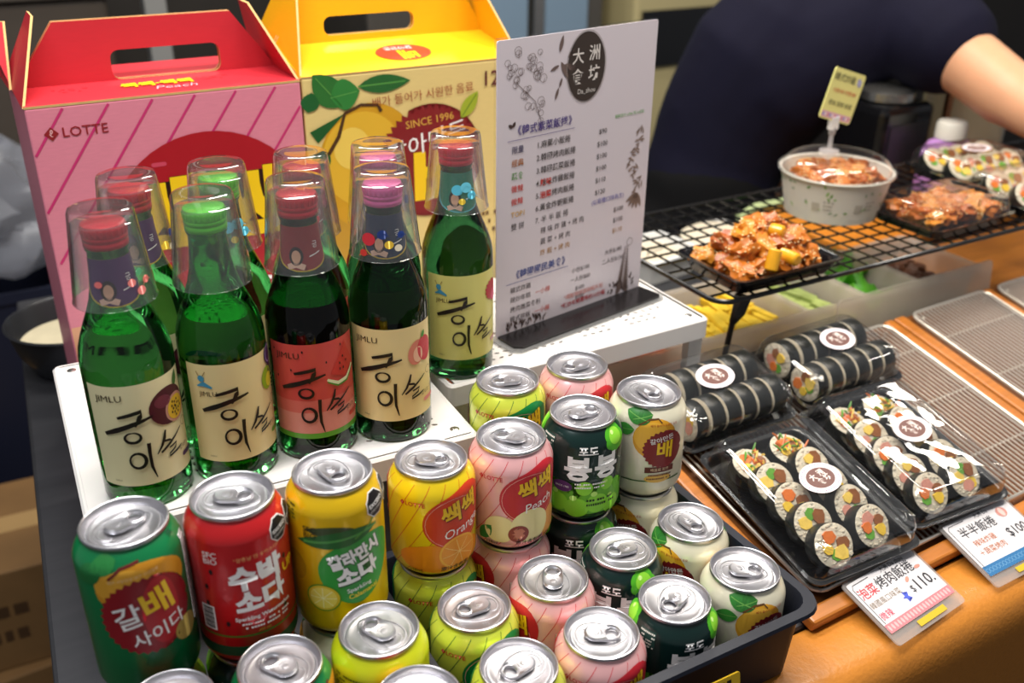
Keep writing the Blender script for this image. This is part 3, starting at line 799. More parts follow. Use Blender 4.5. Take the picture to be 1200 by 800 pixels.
cup(*FR[3], SH, 'clear upturned shot glass with colourful stickers on the pink capped front bottle', GOLDS)
cup(.3765, .7535, SH, 'clear upturned shot glass on the bottle beside the menu board', BLUE, 10)
cup(.1060, .7580, SH, 'clear upturned shot glass on the red capped bottle in the back row', GOLDS[2:5], 40)
cup(.1720, .7560, SH, 'clear upturned shot glass on the green capped bottle in the back row', BLUE, 15)
cup(.2385, .7545, SH, 'clear upturned shot glass on the back row bottle behind the watermelon label', GOLDS[:1], 40)
cup(.3035, .7515, SH, 'clear upturned shot glass on the pink capped bottle in the back row', GOLDS[1:3], 60)

# ------------------------------------------------------------------ carry cartons
kraft = mat('kraft_edge', '#c9a468', .7, vary=.15, scale=60)
def plate(name, pts, th, m, parent):
    """cardboard sheet through 3-D points with a kraft-coloured edge"""
    pts = [Vector(p) for p in pts]; n = (pts[1] - pts[0]).cross(pts[2] - pts[0]).normalized() * th/2
    mb = MB(); A = [mb.bm.verts.new(p + n) for p in pts]; B = [mb.bm.verts.new(p - n) for p in pts]
    mb.bm.faces.new(A).material_index = 0; mb.bm.faces.new(B[::-1]).material_index = 0
    for i in range(len(pts)):
        j = (i + 1) % len(pts); mb.bm.faces.new([A[i], B[i], B[j], A[j]]).material_index = 1
    return mb.build(name, [m, kraft], parent, smooth=False)
def carton(label, a, b, w, d, h, hh, top_z, mface, mtop, art, hole, topart):
    t = thing('carry_carton', label, 'carton', W(a, b, 0), (0, 0, TH))
    mb = MB(); mb.box(0, w, 0, d, .001, h); bevel(mb.build('carton_body', mface, t, smooth=False), .0015)
    mid = d*.5
    mb = MB(); bm = mb.bm     # folded top strips, front and back
    plate('top_flap', [(0, 0, h + .001), (w, 0, h + .001), (w, mid - .004, top_z), (0, mid - .004, top_z)], .0022, mtop, t)
    plate('top_flap', [(0, d, h + .001), (w, d, h + .001), (w, mid + .004, top_z), (0, mid + .004, top_z)], .0022, mtop, t)
    ins = .17*w; hz = top_z + hh
    for y in (mid - .003, mid + .003):     # the two handle sheets with a grip hole
        x0, x1, z0, z1 = hole
        O = [(0, top_z), (w, top_z), (w - ins, hz), (ins, hz)]
        H = rrect(x0, x1, z0, z1, .008, 4)
        mb = MB(); bm = mb.bm
        def P(pp, s_): return [bm.verts.new((x, y + s_*.0011, z)) for x, z in pp]
        # sheet as four trapezoids around the grip hole plus rounded corner fans
        for s_ in (-1, 1):
            o_ = P(O, s_); h_ = P(H, s_); n = len(H)//4
            # corners of H start at x1,z1 (upper right), then upper left, lower left, lower right
            q = [h_[0:n], h_[n:2*n], h_[2*n:3*n], h_[3*n:4*n]]
            for c_, k in ((o_[2], 0), (o_[3], 1), (o_[0], 2), (o_[1], 3)):
                for i in range(n - 1): bm.faces.new([c_, q[k][i], q[k][i + 1]] if s_ > 0 else [c_, q[k][i + 1], q[k][i]])
            for (A, B, ca, cb) in ((q[0][-1], q[1][0], o_[2], o_[3]), (q[1][-1], q[2][0], o_[3], o_[0]), (q[2][-1], q[3][0], o_[0], o_[1]), (q[3][-1], q[0][0], o_[1], o_[2])):
                bm.faces.new([A, B, cb, ca] if s_ > 0 else [ca, cb, B, A])
            if s_ < 0: of, hf = o_, h_
            else:
                for i in range(4): bm.faces.new([of[i], of[(i + 1) % 4], o_[(i + 1) % 4], o_[i]]).material_index = 1
                for i in range(len(H)): bm.faces.new([hf[i], hf[(i + 1) % len(H)], h_[(i + 1) % len(H)], h_[i]]).material_index = 1
        mb.build('handle_sheet', [mtop, kraft], t, smooth=False)
    for x, s_ in ((0, 1), (w, -1)):        # side flaps folded up against the handle
        xt = x + s_*ins*.62
        plate('side_flap', [(x, .002, h), (x, d - .002, h), (xt, mid + .016, hz + .008), (xt, mid - .016, hz + .008)], .0022, mtop, t)
        if x == 0 and a < .2: plate('tuck_flap', [(x - s_*.002, mid + .01, h), (x - s_*.004, d, h), (x - s_*.013, d + .008, h + .052), (x + s_*.008, d - .004, h + .052)], .0022, mtop, t)
    link('printed_artwork', art.mesh('printed_artwork', FRONT(.00015)), t, (0, -.0002, 0))
    sl = math.atan2(top_z - h, mid - .004)
    link('printed_lettering', topart.mesh('printed_lettering', TOPF(.0013)), t, (0, 0, h + .001), (sl, 0, 0))
    return t
pinkc = mat('pink_carton_print', '#d67f90', .42, vary=.08, scale=90, stretch=(1, 1, 6)); redc = mat('red_carton_print', '#bf2b35', .40, vary=.06, scale=90, stretch=(1, 1, 6))
p = Pr(); w, h = .2485, .381
p.rect(.0015, w - .0015, .002, .170, '#d9a07a', 0)
for k in range(-3, 8):
    x = .004 + k*.0385; x0, z0 = x, .23; p1 = (x + .104, h - .002)
    pts = [(x, .236), (x + .104, h - .002)]
    if pts[0][0] < .002: t_ = (.002 - pts[0][0])/.104; pts[0] = (.002, .236 + t_*(h - .238))
    if pts[1][0] > w - .002:
        t_ = (w - .002 - x)/.104; pts[1] = (w - .002, .236 + t_*(h - .238))
    if pts[1][0] > pts[0][0] > 0: p.stroke(pts, .0022, '#c4306a', 0)
p.ell(.018, .3575, .0062, .0062, '#8e2226', 1, n=4); p.text('ℓ', .018, .3575, .0085, '#e8b0b0', 2)
p.text('LOTTE', .0265, .3575, .0125, '#8e2226', 1, bold=.006, align='LEFT', sx=1.05)
p.ell(.150, .235, .103, .109, '#a51822', 2, n=48)
p.rr(.098, .112, .316, .320, .0018, '#c8445a', 3); p.rr(.086, .093, .311, .315, .0018, '#c8445a', 3)
p.text('쌕쌕', .1535, .2475, .098, '#2a0c0c', 4, bold=.075); p.text('쌕쌕', .151, .2500, .098, GOLD, 5, bold=.045)
p.text('Peach', .17, .18, .045, WHITE, 5, shear=.2)
tp = Pr(); tp.text('쌕쌕·쌕쌕', .122, .040, .017, GOLD, 2, bold=.05, rot=0); tp.text('Peach', .135, .022, .017, '#f0a0a8', 2, shear=.25)
for k in range(2): tp.small(.03 + k*.13, .05, .03, 3, .003, '#b42630', 1, .5)
carton('pink and red peach drink carton with a carry handle, left carton', .0595, .955, w, .155, h, .058, .383, pinkc, redc, p, (.088, .192, .3845, .412), tp)
yelc = mat('cream_carton_print', '#d9c07c', .42, vary=.05, scale=90, stretch=(1, 1, 6)); ytop = mat('yellow_carton_print', '#e6ae12', .40, vary=.05, scale=90, stretch=(1, 1, 6))
p = Pr()
p.ell(.068, .285, .058, .068, '#c9941c', 1, n=40); p.ell(.060, .295, .045, .050, '#d9aa2e', 2, n=40); p.ell(.048, .308, .020, .022, '#e6c356', 3)
p.ell(.020, .23, .030, .055, '#b98a24', 0)
p.leaf(.004, .350, .020, .011, 75, '#1f5a2a', 4); p.leaf(.040, .352, .045, .017, 130, '#2c6a2c', 3, '#4f8a3c'); p.leaf(.028, .362, .032, .018, 8, '#2f7a34', 4, '#5a9a48'); p.leaf(.058, .3705, .058, .0105, 1, '#235f2a', 3, '#4a8a3c')
p.poly([(.004, .33), (.042, .345), (.012, .318)], '#1c5426', 3); p.ell(.014, .300, .010, .010, '#1f5a2a', 4)
p.stroke([(.022, .305), (.034, .322), (.042, .345), (.060, .352), (.078, .350), (.082, .343)], [.004, .004, .003, .003, .003, .004], '#4a2f18', 5)
p.burst(.137, .283, .062, .0565, 46, '#7e1a1e', 4)
p.text('SINCE 1996', .137, .3270, .0115, '#d9a848', 6, rot=5); p.text('갈아만든', .132, .303, .0235, WHITE, 6, bold=.004, rot=12, shear=.15, sx=1.12)
p.text('배', .150, .256, .078, GOLD, 6, bold=.05)
p.leaf(.174, .3255, .034, .009, 52, '#9aa82c', 6, '#5a7a20')
p.text('배가 들어가 시원한 음료', .131, .3545, .0118, '#9a4a2c', 5, rot=3); p.text('12', .2105, .3640, .0225, '#5a1e20', 5, bold=.008); p.text('캔', .234, .3635, .016, '#5a1e20', 5)
p.small(.175, .21, .05, 3, .006, '#6a4a2a', 4)
tp = Pr(); tp.ell(.126, .038, .031, .021, '#c83a24', 1); tp.text('배', .129, .033, .025, GOLD, 2, bold=.03, rot=180); tp.text('갈아만든', .124, .050, .009, WHITE, 2, rot=180)
carton('yellow pear drink carton with a carry handle, behind the menu board', .3100, .956, .2485, .175, .383, .066, .400, yelc, ytop, p, (.056, .160, .4075, .427), tp)

# ------------------------------------------------------------------ standing menu board
acry = clear_mat('clear_acrylic', (.97, .98, .98), 1.49, .02)
paper = mat('menu_paper', '#d2c9cf', .28, coat=.2)
mth = R(40.3)
mt = thing('menu_board', 'white laminated menu board standing on the perforated shelf', 'menu', W(.4300, .7775, SH + .0012), (0, 0, mth))
MW, MH = .206, .292
b_ = MB(); b_.prism([(x, z) for x, z in rrect(0, MW, .003, MH, .002, 3)], -.0006, .0006, M=Matrix.Rotation(PI/2, 4, 'X')).build('menu_sheet', paper, mt, smooth=False)
MB().prism(rrect(-.001, MW + .001, .002, MH + .0015, .002, 3), -.0028, -.0010, M=Matrix.Rotation(PI/2, 4, 'X')).build('acrylic_panel', acry, mt, smooth=False)
base_l = [(-.004, .006), (MW + .004, .006), (MW + .006, -.030), (MW + .002, -.036), (.004, -.036), (-.004, -.028)]
MB().prism(base_l, 0, .0022).build('acrylic_base', clear_mat('grey_acrylic', (.75, .76, .76), 1.5, .03, .35, (.7, .7, .7)), mt, smooth=False)
MB().prism([(.002, -.001), (MW, -.001), (MW + .002, -.029), (MW - .002, -.0335), (.008, -.0335), (.001, -.027)], .0024, .0048).build('black_base_strip', mat('black_gloss', '#1c1a1b', .22), mt, smooth=False)
p = Pr(); U = lambda u: u*MW; V = lambda v: MH*(1 - v)
br = '#6b5a55'; br2 = '#4a3a36'
rnd = random.Random(3)
for k in range(34):
    u, v = .05 + rnd.random()*.22, .03 + rnd.random()*.2
    if v > .08 + .9*u: u, v = u*.9 + .02, v*.55
    x, y = U(u), V(v); r = rnd.uniform(.0028, .0045); p.ring(x, y, r, r*.9, .0004, br, 1, 12); p.stroke([(x, y - r), (x + r*.4, y)], .0005, br, 1)
p.stroke([(U(.12), V(.14)), (U(.22), V(.20)), (U(.26), V(.27))], .0006, br, 1)
for v in (.24, .265, .285): p.ring(U(.255), V(v), .0035, .0030, .0004, br, 1, 12)
for u, v, l, rt in ((.36, .06, .016, 75), (.37, .09, .020, -60), (.39, .10, .020, -20), (.36, .10, .012, 200), (.36, .17, .012, -110), (.38, .14, .010, 250), (.41, .08, .012, 40)): p.leaf(U(u), V(v), l, l*.16, rt, br, 1)
p.leaf(U(.09), V(.27), .006, .002, 60, br2, 1); p.leaf(U(.09), V(.27), .006, .002, 150, br2, 1)
p.ell(U(.53), V(.118), .0245, .0325, '#3c332e', 1, 40); p.ring(U(.53), V(.118), .0258, .0338, .0006, '#8a8078', 2, 40)
for ch, u, v in (('大', .475, .085), ('洲', .58, .080), ('食', .475, .150), ('坊', .58, .145)): p.text(ch, U(u), V(v), .0155, '#d9d2cc', 3, bold=.012)
p.text('Da_zhou', U(.535), V(.196), .0065, '#d9d2cc', 3)
p.text('餐飲官方 LINE 加入好友', U(.84), V(.305), .0040, '#4a9a2a', 2)
p.text('《韓式紫菜飯捲》', U(.285), V(.285), .0098, '#4a3a7c', 2, bold=.012, rot=0); p.stroke([(U(.06), V(.312)), (U(.47), V(.312))], .0005, '#4a3a7c', 2)
D = '#3f3836'
rows = [('限量', '#4a4560', '1.麻藥小飯捲', '$90', .345), ('經典', '#a86a3a', '2.韓國烤肉飯捲', '$100', .388), ('蔬食', '#4f8a34', '3.韓國蔬菜飯捲', '$100', .431), ('微辣', '#c43c34', '4.辣味炸雞飯捲', '$100', .474), ('微辣', '#c43c34', '5.泡菜烤肉飯捲', '$110', .517), ('TOP1', '#c89a3a', '6.黃金炸蝦飯捲', '$120', .560)]
for tg, tc, it, pr_, v in rows:
    p.text(tg, U(.085), V(v), .0075, tc, 2, align='LEFT', bold=.008); p.text(it, U(.235), V(v), .0076, D, 2, align='LEFT', bold=.006); p.text(pr_, U(.66), V(v), .0072, D, 2)
    if it[2:4] in ('辣味', '泡菜'): p.text(it[2:4], U(.235) + .0052, V(v), .0076, '#c43c34', 3, align='LEFT', bold=.02)
p.text('雙 拼', U(.085), V(.603), .0075, D, 2, align='LEFT'); p.text('7. 半 半 飯 捲', U(.235), V(.603), .0076, D, 2, align='LEFT'); p.text('(以兩種口味為主)', U(.72), V(.595), .0062, '#5a56a0', 2)
for it, pr_, v, c in (('辣 味 炸 雞 + 烤 肉', '$100', .643, D), ('蔬 菜 + 烤 肉', '$100', .683, D), ('炸 蝦 + 烤 肉', '$110', .723, '#a8762c')): p.text(it, U(.27), V(v), .0072, c, 2, align='LEFT'); p.text(pr_, U(.80), V(v), .0072, c, 2)
p.text('《韓國國民美食》', U(.28), V(.778), .0094, '#3a4a8c', 2, bold=.012); p.stroke([(U(.06), V(.803)), (U(.46), V(.803))], .0005, '#3a4a8c', 2)
for l, m_, r_, v in (('韓式炸雞', '小份$100', '大份$180', .83), ('辣炒年糕', '一人份$80', '二人份$150', .866), ('烤肉雜菜冬粉', '$100', '', .902), ('韓式拌飯', '$100', '', .938)):
    p.text(l, U(.085), V(v), .0068, D, 2, align='LEFT'); p.text(m_, U(.55), V(v), .0064, D, 2)
    if r_: p.text(r_, U(.78), V(v - .03), .0064, D, 2)
p.text('一小辣', U(.245), V(.866), .0068, '#c4402c', 2, align='LEFT'); p.text('一小辣', U(.245), V(.938), .0068, '#c4402c', 2, align='LEFT')
p.text('*現點現做請稍候片刻', U(.58), V(.925), .0060, '#c86a5a', 2); p.text('*辣炒年糕需等約10分鐘', U(.58), V(.955), .0062, '#a81c28', 2, bold=.012)
for k in range(46):   # sepia botanical prints along the right edge and the foot
    t_ = k/46; u, v = .88 + .07*rnd.random() + .03*math.sin(t_*9), .36 + .24*t_; p.leaf(U(min(.96, u)), V(v), rnd.uniform(.005, .009), .0011, rnd.uniform(90, 260), '#8a766c', 1)
for k in range(5): p.leaf(U(.93), V(.60), .018, .0028, 205 + 22*k, '#7a665c', 1)
for k in range(18):
    t_ = k/18; x, y = U(.88 - .02*t_), V(.80 + .17*t_); l = .004 + .010*t_
    p.leaf(x, y, l, l*.14, 205 + 14*t_, br, 1); p.leaf(x, y, l, l*.14, -25 - 14*t_, br, 1)
p.ring(U(.90), V(.785), .0045, .0045, .0005, br, 1, 14)
for k in range(40): p.leaf(U(.05 + rnd.random()*.26), V(.955 + rnd.random()*.03), rnd.uniform(.004, .009), .0010, rnd.uniform(40, 140), br2 if k % 3 else br, 1)
for k in range(22): p.leaf(U(.74 + rnd.random()*.2), V(.93 + rnd.random()*.05), rnd.uniform(.004, .008), .0012, rnd.uniform(30, 160), br2, 1)
link('printed_menu', p.mesh('printed_menu', FRONT(.00008)), mt, (0, -.0008, 0))
# ------------------------------------------------------------------ sloping wooden display with wire racks
DT, DS = R(32), R(12)
DO = W(0, .44, .010, DT)
DM = Matrix.Translation(DO) @ Euler((DS, 0, DT)).to_matrix().to_4x4()
DR = (DS, 0, DT)
def D3(a, b, off=0.0): return DM @ Vector((a, b, off))
db = thing('display_board', 'sloping varnished wooden display board under the wire racks', 'board', DO, DR)
wood_d = mat('dark_oiled_wood', '#6a3c16', .45, vary=.35, scale=22, stretch=(9, 1, 9))
nP = 12; pw = (1.75 - .556)/nP
pl = MB().box(.0006, pw - .0006, -.018, .263, -.006, 0).mesh('plank', wood_d, False)
for i in range(nP): link('plank', pl, db, (.556 + i*pw, 0, 0))
def strip(x0, x1, y0, y1, z1, name='wood_strip'):
    bevel(MB().box(x0, x1, y0, y1, .0002 if name == 'wood_strip' else -.0045, z1).build(name, wood_m, db, smooth=False), .0025)
strip(.556, 1.75, -.034, -.0185, .008, 'front_rail')
for x0, x1 in ((.9735, .988), (.9915, 1.010), (.556, .570), (1.168, 1.181)): strip(x0, x1, -.017, .262, .007)
for x0 in (.60, 1.10, 1.68): MB().box(x0, x0 + .03, .235, .260, -.0615, -.0062).build('support_block', wood_d, db, smooth=False)
chrome = mat('chrome_wire', '#d2cbc0', .32, .7)
def wire_rack(label, x0, x1, y0, y1):
    t = thing('cooling_rack', label, 'rack', D3((x0 + x1)/2, (y0 + y1)/2, .0005), DR)
    w, d = (x1 - x0)/2, (y1 - y0)/2; h = .0085
    MB().tube([(x, y, h) for x, y in rrect(-w, w, -d, d, .014, 5)], .0021, 8, closed=True).build('frame', chrome, t)
    n = int(2*w/.0068); rm = MB().tube([(0, -d, 0), (0, d, 0)], .00105, 6).mesh('wire', chrome)
    for i in range(1, n): link('wire', rm, t, (-w + 2*w*i/n, 0, h + .0006))
    cm = MB().tube([(-w, 0, 0), (w, 0, 0)], .0013, 6).mesh('cross_wire', chrome)
    for y in (-.55*d, .05*d, .62*d): link('cross_wire', cm, t, (0, y, h - .0016))
    for x in (-w + .012, w - .012):
        for y in (-d + .012, d - .012): MB().tube([(x, y, 0), (x, y, h)], .002, 6).build('foot', chrome, t)
    return t
wire_rack('chrome wire rack under the left sushi roll packs', .578, .800, -.012, .255)
wire_rack('chrome wire rack in the middle, partly under the packed rolls', .822, .9675, -.012, .255)
wire_rack('empty chrome wire rack right of the wood strips', 1.0155, 1.163, -.012, .2575)
wire_rack('chrome wire rack at the right edge of the picture', 1.186, 1.333, -.012, .2575)

# ------------------------------------------------------------------ food
rice_m = mat('cooked_rice', '#cdc2ac', .5, vary=.12, scale=300, bump=.6, sub=.15)
weed_m = mat('roasted_seaweed', '#10120f', .38, vary=.4, scale=90, bump=.35)
FILL = {n: mat(n, c, .4, vary=.25, scale=160, bump=.3) for n, c in (('carrot', '#d8702a'), ('pickled_radish', '#e0b93a'), ('spinach', '#5f9a34'), ('ham', '#c98a78'), ('fried_meat', '#8a5228'), ('egg', '#e6c35a'))}
def slice_meshes(sd, r=.0200, th=.016):
    rnd = random.Random(sd); out = []
    mb = MB(); n = 28
    mb.lathe([(r*.985, -th/2 + .0006), (r, -th/2 + .0010), (r, th/2 - .0010), (r*.985, th/2 - .0006)], n, cap0=False, cap1=False); out.append(('seaweed_wrap', mb.mesh('seaweed_wrap', weed_m)))
    mb = MB(); mb.lathe([(0, -th/2), (r*.5, -th/2 - .0004), (r*.9, -th/2), (r*.982, -th/2 + .0008), (r*.982, th/2 - .0008), (r*.9, th/2), (r*.5, th/2 + .0004), (0, th/2)], n)
    for v in mb.bm.verts:
        if math.hypot(v.co.x, v.co.y) < r*.95: v.co.z += math.copysign(.0006, v.co.z)*noise.noise(v.co*500)
    for k in range(46):   # single grains standing proud of the cut face
        a = rnd.random()*2*PI; q = r*rnd.uniform(.60, .93); mb.ball((q*math.cos(a), q*math.sin(a), th/2 + .0002), (.0018, .0011, .0009), 1)
    out.append(('rice', mb.mesh('rice', rice_m)))
    names = [q for q in FILL if q != 'fried_meat']; rnd.shuffle(names); names = ['fried_meat'] + names
    for k, nm in enumerate(names[:5]):
        a = 2*PI*k/5 + rnd.random(); q = r*.42; s_ = rnd.uniform(.0060, .0085)
        mb = MB(); pts = [(q*math.cos(a) + s_*math.cos(2*PI*i/7)*rnd.uniform(.75, 1.15), q*math.sin(a) + s_*math.sin(2*PI*i/7)*rnd.uniform(.7, 1.1)) for i in range(7)]
        mb.prism(pts, -th/2 - .0008, th/2 + rnd.uniform(.0008, .0022)); out.append((nm, mb.mesh(nm, FILL[nm])))
    return out
SL = [slice_meshes(k) for k in range(4)]
SLIM = [[q for q in slice_meshes(10 + k, .0205, .0185) if q[0] in ('seaweed_wrap', 'rice')] for k in range(2)]
def basis(nrm, up=(0, 0, 1)):
    z = Vector(nrm).normalized(); x = Vector(up).cross(z).normalized(); y = z.cross(x)
    return Matrix((x, y, z)).transposed().to_4x4()
def roll_slice(M, kind, label, group, meshes=None):
    t = thing('rice_roll_slice', label, 'rice roll', (0, 0, 0), (0, 0, 0), group); t.matrix_world = M
    for nm, me in (meshes or SL[kind % 4]): link(nm, me, t)
    return t
def shreds(sd, cols, n=26, r=.014, h=.012):
    """a loose tuft of shredded vegetables, one mesh per vegetable"""
    rnd = random.Random(sd); out = []
    for nm in cols:
        mb = MB()
        for k in range(n//len(cols)):
            a, q = rnd.random()*2*PI, r*rnd.random()**.5; p0 = Vector((q*math.cos(a), q*math.sin(a), rnd.random()*h*.6)); d = Vector((rnd.uniform(-1, 1), rnd.uniform(-1, 1), rnd.uniform(.0, .9)))*.009
            mb.tube([p0, p0 + d*.5 + Vector((0, 0, .001)), p0 + d], [.0011, .0012, .0006], 5)
        out.append((nm, mb.mesh(nm, FILL[nm])))
    return out
SHR = [shreds(1, ('carrot', 'egg', 'spinach')), shreds(2, ('carrot', 'spinach', 'pickled_radish'))]
STK = Pr(); STK.ell(0, 0, .0235, .0175, '#e6dcdf', 0, 36)
for k in range(40):
    a = 2*PI*k/40; STK.ell(.0208*math.cos(a), .0150*math.sin(a), .0009, .0009, ('#c86a8a', '#8a6ab0', '#5a9ab8')[k % 3], 1, 6)
STK.ell(0, 0, .0165, .0118, '#6b4a44', 1, 32)
for ch, x, y in (('大', -.0065, .0035), ('洲', .0055, .0040), ('食', -.0030, -.0040), ('坊', .0065, -.0030)): STK.text(ch, x, y, .0078, '#f0e4dc', 2, bold=.02)
STK_ME = STK.mesh('printed_sticker', TOPF(0))
lid_clear = clear_mat('clear_pack_lid', (.97, .975, .975), 1.70, .03, .012, (.9, .9, .9), 3.2, .85, .22)
def pack(name, label, M, w, d, sticker=(0, 0, 0), lh=.034):
    """black tray with hinged clear lid, centred, standing on its local origin"""
    t = thing(name, label, 'food pack'); t.matrix_world = M
    def L(i, z, r=.012): return [(x, y, z) for x, y in rrect(-w/2 + i, w/2 - i, -d/2 + i, d/2 - i, r, 4)]
    mb = MB(); mb.loops([L(.008, .0003), L(.005, .011), L(.0035, .0120), L(.0, .0120), L(.0, .0136), L(.0042, .0136), L(.0058, .0125), L(.0088, .0018)], cap0=True, cap1=True); mb.build('black_tray', black_plastic, t)
    mb = MB(); mb.loops([L(-.0005, .0138), L(.0038, .0139), L(.0044, .0165), L(.0060, lh*.80, .013), L(.0085, lh - .003, .014), L(.0125, lh, .014), L(.018, lh - .0006, .012)], cap1=True)
    o = mb.build('clear_lid', lid_clear, t)
    for s_ in (-1, 1):      # pressed corner ribs of the lid
        mb = MB()
        for k in range(3): mb.tube([(s_*(w/2 - .0165 - .003*k) + s_*.004*math.sin(PI*i/8), -d/2 + .010 + .014*i/8 + .002*k, lh + .0002) for i in range(9)], .0006, 5)
        mb.build('lid_rib', lid_clear, o)
    if sticker is not None: link('printed_sticker', STK_ME, o, (sticker[0], sticker[1], lh + .0005), (0, 0, R(sticker[2])))
    return t
def disp(a, b, off=.0106): return DM @ Matrix.Translation((a, b, off))
def flat(a, b, z, rz=0): return Matrix.Translation(W(a, b, z)) @ Matrix.Rotation(TH + R(rz), 4, 'Z')
# front packs: two rows of cut rolls with faces turned to the customer
ORD = ('first', 'second', 'third', 'fourth', 'fifth', 'sixth')
def fill_front(M, grp, txt, d, sd):
    for row, x in enumerate((-.026, .024)):
        for k in range(5):
            y = -d/2 + .030 + k*.0265 + row*.004; tail = (k == 4)
            nr = (-.10 + .12*row, -.62 + .05*k, .76)
            if tail:
                Mx = M @ Matrix.Translation((x, y + .002, .0125)) @ basis((0, -.1, 1)); t = roll_slice(Mx, k + sd, 'rice roll end with shredded carrot, %s row %s' % (('left', 'right')[row], txt), grp)
                for nm, me in SHR[row]: link(nm, me, t, (0, 0, .0065))
            else:
                Mx = M @ Matrix.Translation((x, y, .0190)) @ basis(nr); roll_slice(Mx, k*2 + row + sd, 'rice roll slice, %s from the front, %s row %s' % (ORD[k], ('left', 'right')[row], txt), grp)
MA, MBk = disp(.6405, .0680), disp(.7795, .0740)
MA = MA @ Matrix.Rotation(R(-3), 4, 'Z'); MBk = MBk @ Matrix.Rotation(R(-4), 4, 'Z')
pack('sushi_roll_pack', 'clear lidded pack of cut rice rolls nearest the can tray', MA, .134, .172, (.004, -.002, 12), .041)
pack('sushi_roll_pack', 'clear lidded pack of cut rice rolls with bright glare, right of the nearest pack', MBk, .134, .172, (.006, .004, 12), .041)
fill_front(MA, 'slices in the nearest roll pack', 'in the pack nearest the can tray', .172, 0)
fill_front(MBk, 'slices in the glaring roll pack', 'in the pack with bright glare', .172, 1)
def fill_side(M, n, w, grp, txt, sd):
    for row, y in enumerate((-.0215, .0215)):
        for k in range(n):
            x = -w/2 + .020 + k*.0208
            Mx = M @ Matrix.Translation((x, y, .0225)) @ basis((1 if k else -1, 0, .0), (0, 1, 0))
            roll_slice(Mx, k, ('%s seaweed slice from left, %s roll, ' % (ORD[k], ('front', 'back')[row]) if k else 'end slice showing its filling, %s roll, ' % ('front', 'back')[row]) + txt, grp, SL[(sd + row) % 4] if k == 0 else SLIM[k % 2])
MC, MD = disp(.812, .2115), disp(.6480, .2150)
pack('sushi_roll_pack', 'pack of whole seaweed rolls at the back beside the empty wire rack', MC, .152, .104, (.012, .006, 10), .043)
pack('sushi_roll_pack', 'pack of whole seaweed rolls half hidden behind the cream pear can', MD, .152, .108, (.0, .006, 10), .043)
fill_side(MC, 6, .140, 'rolls in the back pack by the rack', 'in the back pack beside the empty rack', 0); fill_side(MD, 6, .140, 'rolls in the pack behind the pear can', 'in the pack behind the cream pear can', 2)

# price cards leaning on the front rail
def price_card(label, M, w, h, build):
    t = thing('price_card', label, 'price card'); t.matrix_world = M
    MB().prism(rrect(0, w, 0, h, .004, 3), 0, .0016).build('acrylic_sleeve', clear_mat('milky_acrylic', (.93, .93, .93), 1.45, .05, .30, (.85, .84, .82)), t, smooth=False)
    MB().prism(rrect(.003, w - .003, .011, h - .003, .002, 2), .0018, .0021).build('paper', mat('card_paper', '#d9d5d6', .3, coat=.3), t, smooth=False)
    p = Pr(); build(p, w, h); link('handwriting', p.mesh('handwriting', TOPF(.0022, .0001)), t)
def cardA(p, w, h):
    p.stroke([(.006, .020), (.006, h - .009), (.009, h - .006), (.030, h - .006)], .0007, '#4a4a4e', 1)
    p.text('大洲 Da zhou', .062, h - .0065, .0058, '#3a3a3e', 1); p.text('泡菜', .0180, h - .0175, .0115, '#c4424a', 1, bold=.01); p.text('烤肉飯捲', .0560, h - .0165, .0125, '#2a2a30', 1, bold=.006)
    p.text('韓國風口味菜', .0275, h - .0295, .0068, '#8a7a6a', 1); p.text('$', .0600, h - .0345, .0095, '#2a2a30', 1); p.text('110.', .0770, h - .0335, .0155, '#2a2a30', 1, bold=.012)
    p.text('微辣', .0150, h - .041, .0080, '#c83a5a', 1); p.burst(.0475, h - .037, .0055, .002, 5, '#4a5ac0', 1); p.ell(.084, h - .020, .004, .0016, '#c88a7a', 1); p.ell(.063, h - .025, .0035, .0018, '#c88a7a', 1, rot=30)
    p.rect(.003, w - .003, .0112, .0195, '#d87a80', 1)
    for k in range(20): p.ell(.006 + k*.0044, .0154, .0014, .0028, '#e8a8a8', 2, 8)
    p.rect(.034, .072, .003, .0085, '#c0a828', 1)
def cardB(p, w, h):
    p.stroke([(.006, .020), (.006, h - .009), (.009, h - .006), (.030, h - .006)], .0007, '#4a4a4e', 1)
    p.text('大洲 Da', .054, h - .0065, .0058, '#3a3a3e', 1); p.text('半半飯捲', .0380, h - .0180, .0125, '#2a2a30', 1, bold=.006)
    p.text('辣味炸雞', .0330, h - .031, .0076, '#b0623a', 1); p.text('＋蔬菜烤肉', .0330, h - .041, .0076, '#b0623a', 1); p.text('$100', .0760, h - .0345, .0135, '#2a2a30', 1, bold=.01)
    p.ell(.078, h - .0135, .0065, .0055, '#c88a80', 1); p.ell(.078, h - .0135, .0030, .0050, '#e0c0b8', 2)
    p.rect(.003, w - .003, .0112, .0215, '#2f6a9a', 1)
    for k in range(20): p.ring(.006 + k*.0046, .0164, .0024, .0024, .0005, '#6a9ac0', 2, 8)
    p.rect(.034, .078, .003, .0085, '#c0a828', 1)
def lean(a, b, z, rz, tilt): return Matrix.Translation(W(a, b, z)) @ Matrix.Rotation(R(rz), 4, 'Z') @ Matrix.Rotation(R(tilt), 4, 'X')
price_card('white price card for 110 with a pink band, leaning on the wooden rail', lean(.5915, .3775, .0005, 36, 17.5), .097, .0665, cardA)
price_card('white price card for 100 with a blue band, cut by the right edge', lean(.7270, .3850, .0005, 31, 17), .098, .0735, cardB)
yt = thing('price_tag', 'small yellow price tag on the front of the can tray', 'price tag'); yt.matrix_world = lean(.3770, .3790, .0100, 30, 80)
MB().prism(rrect(0, .042, 0, .042, .002, 2), 0, .0012).build('card', mat('yellow_card', '#d8b02a', .35, coat=.3), yt, smooth=False)
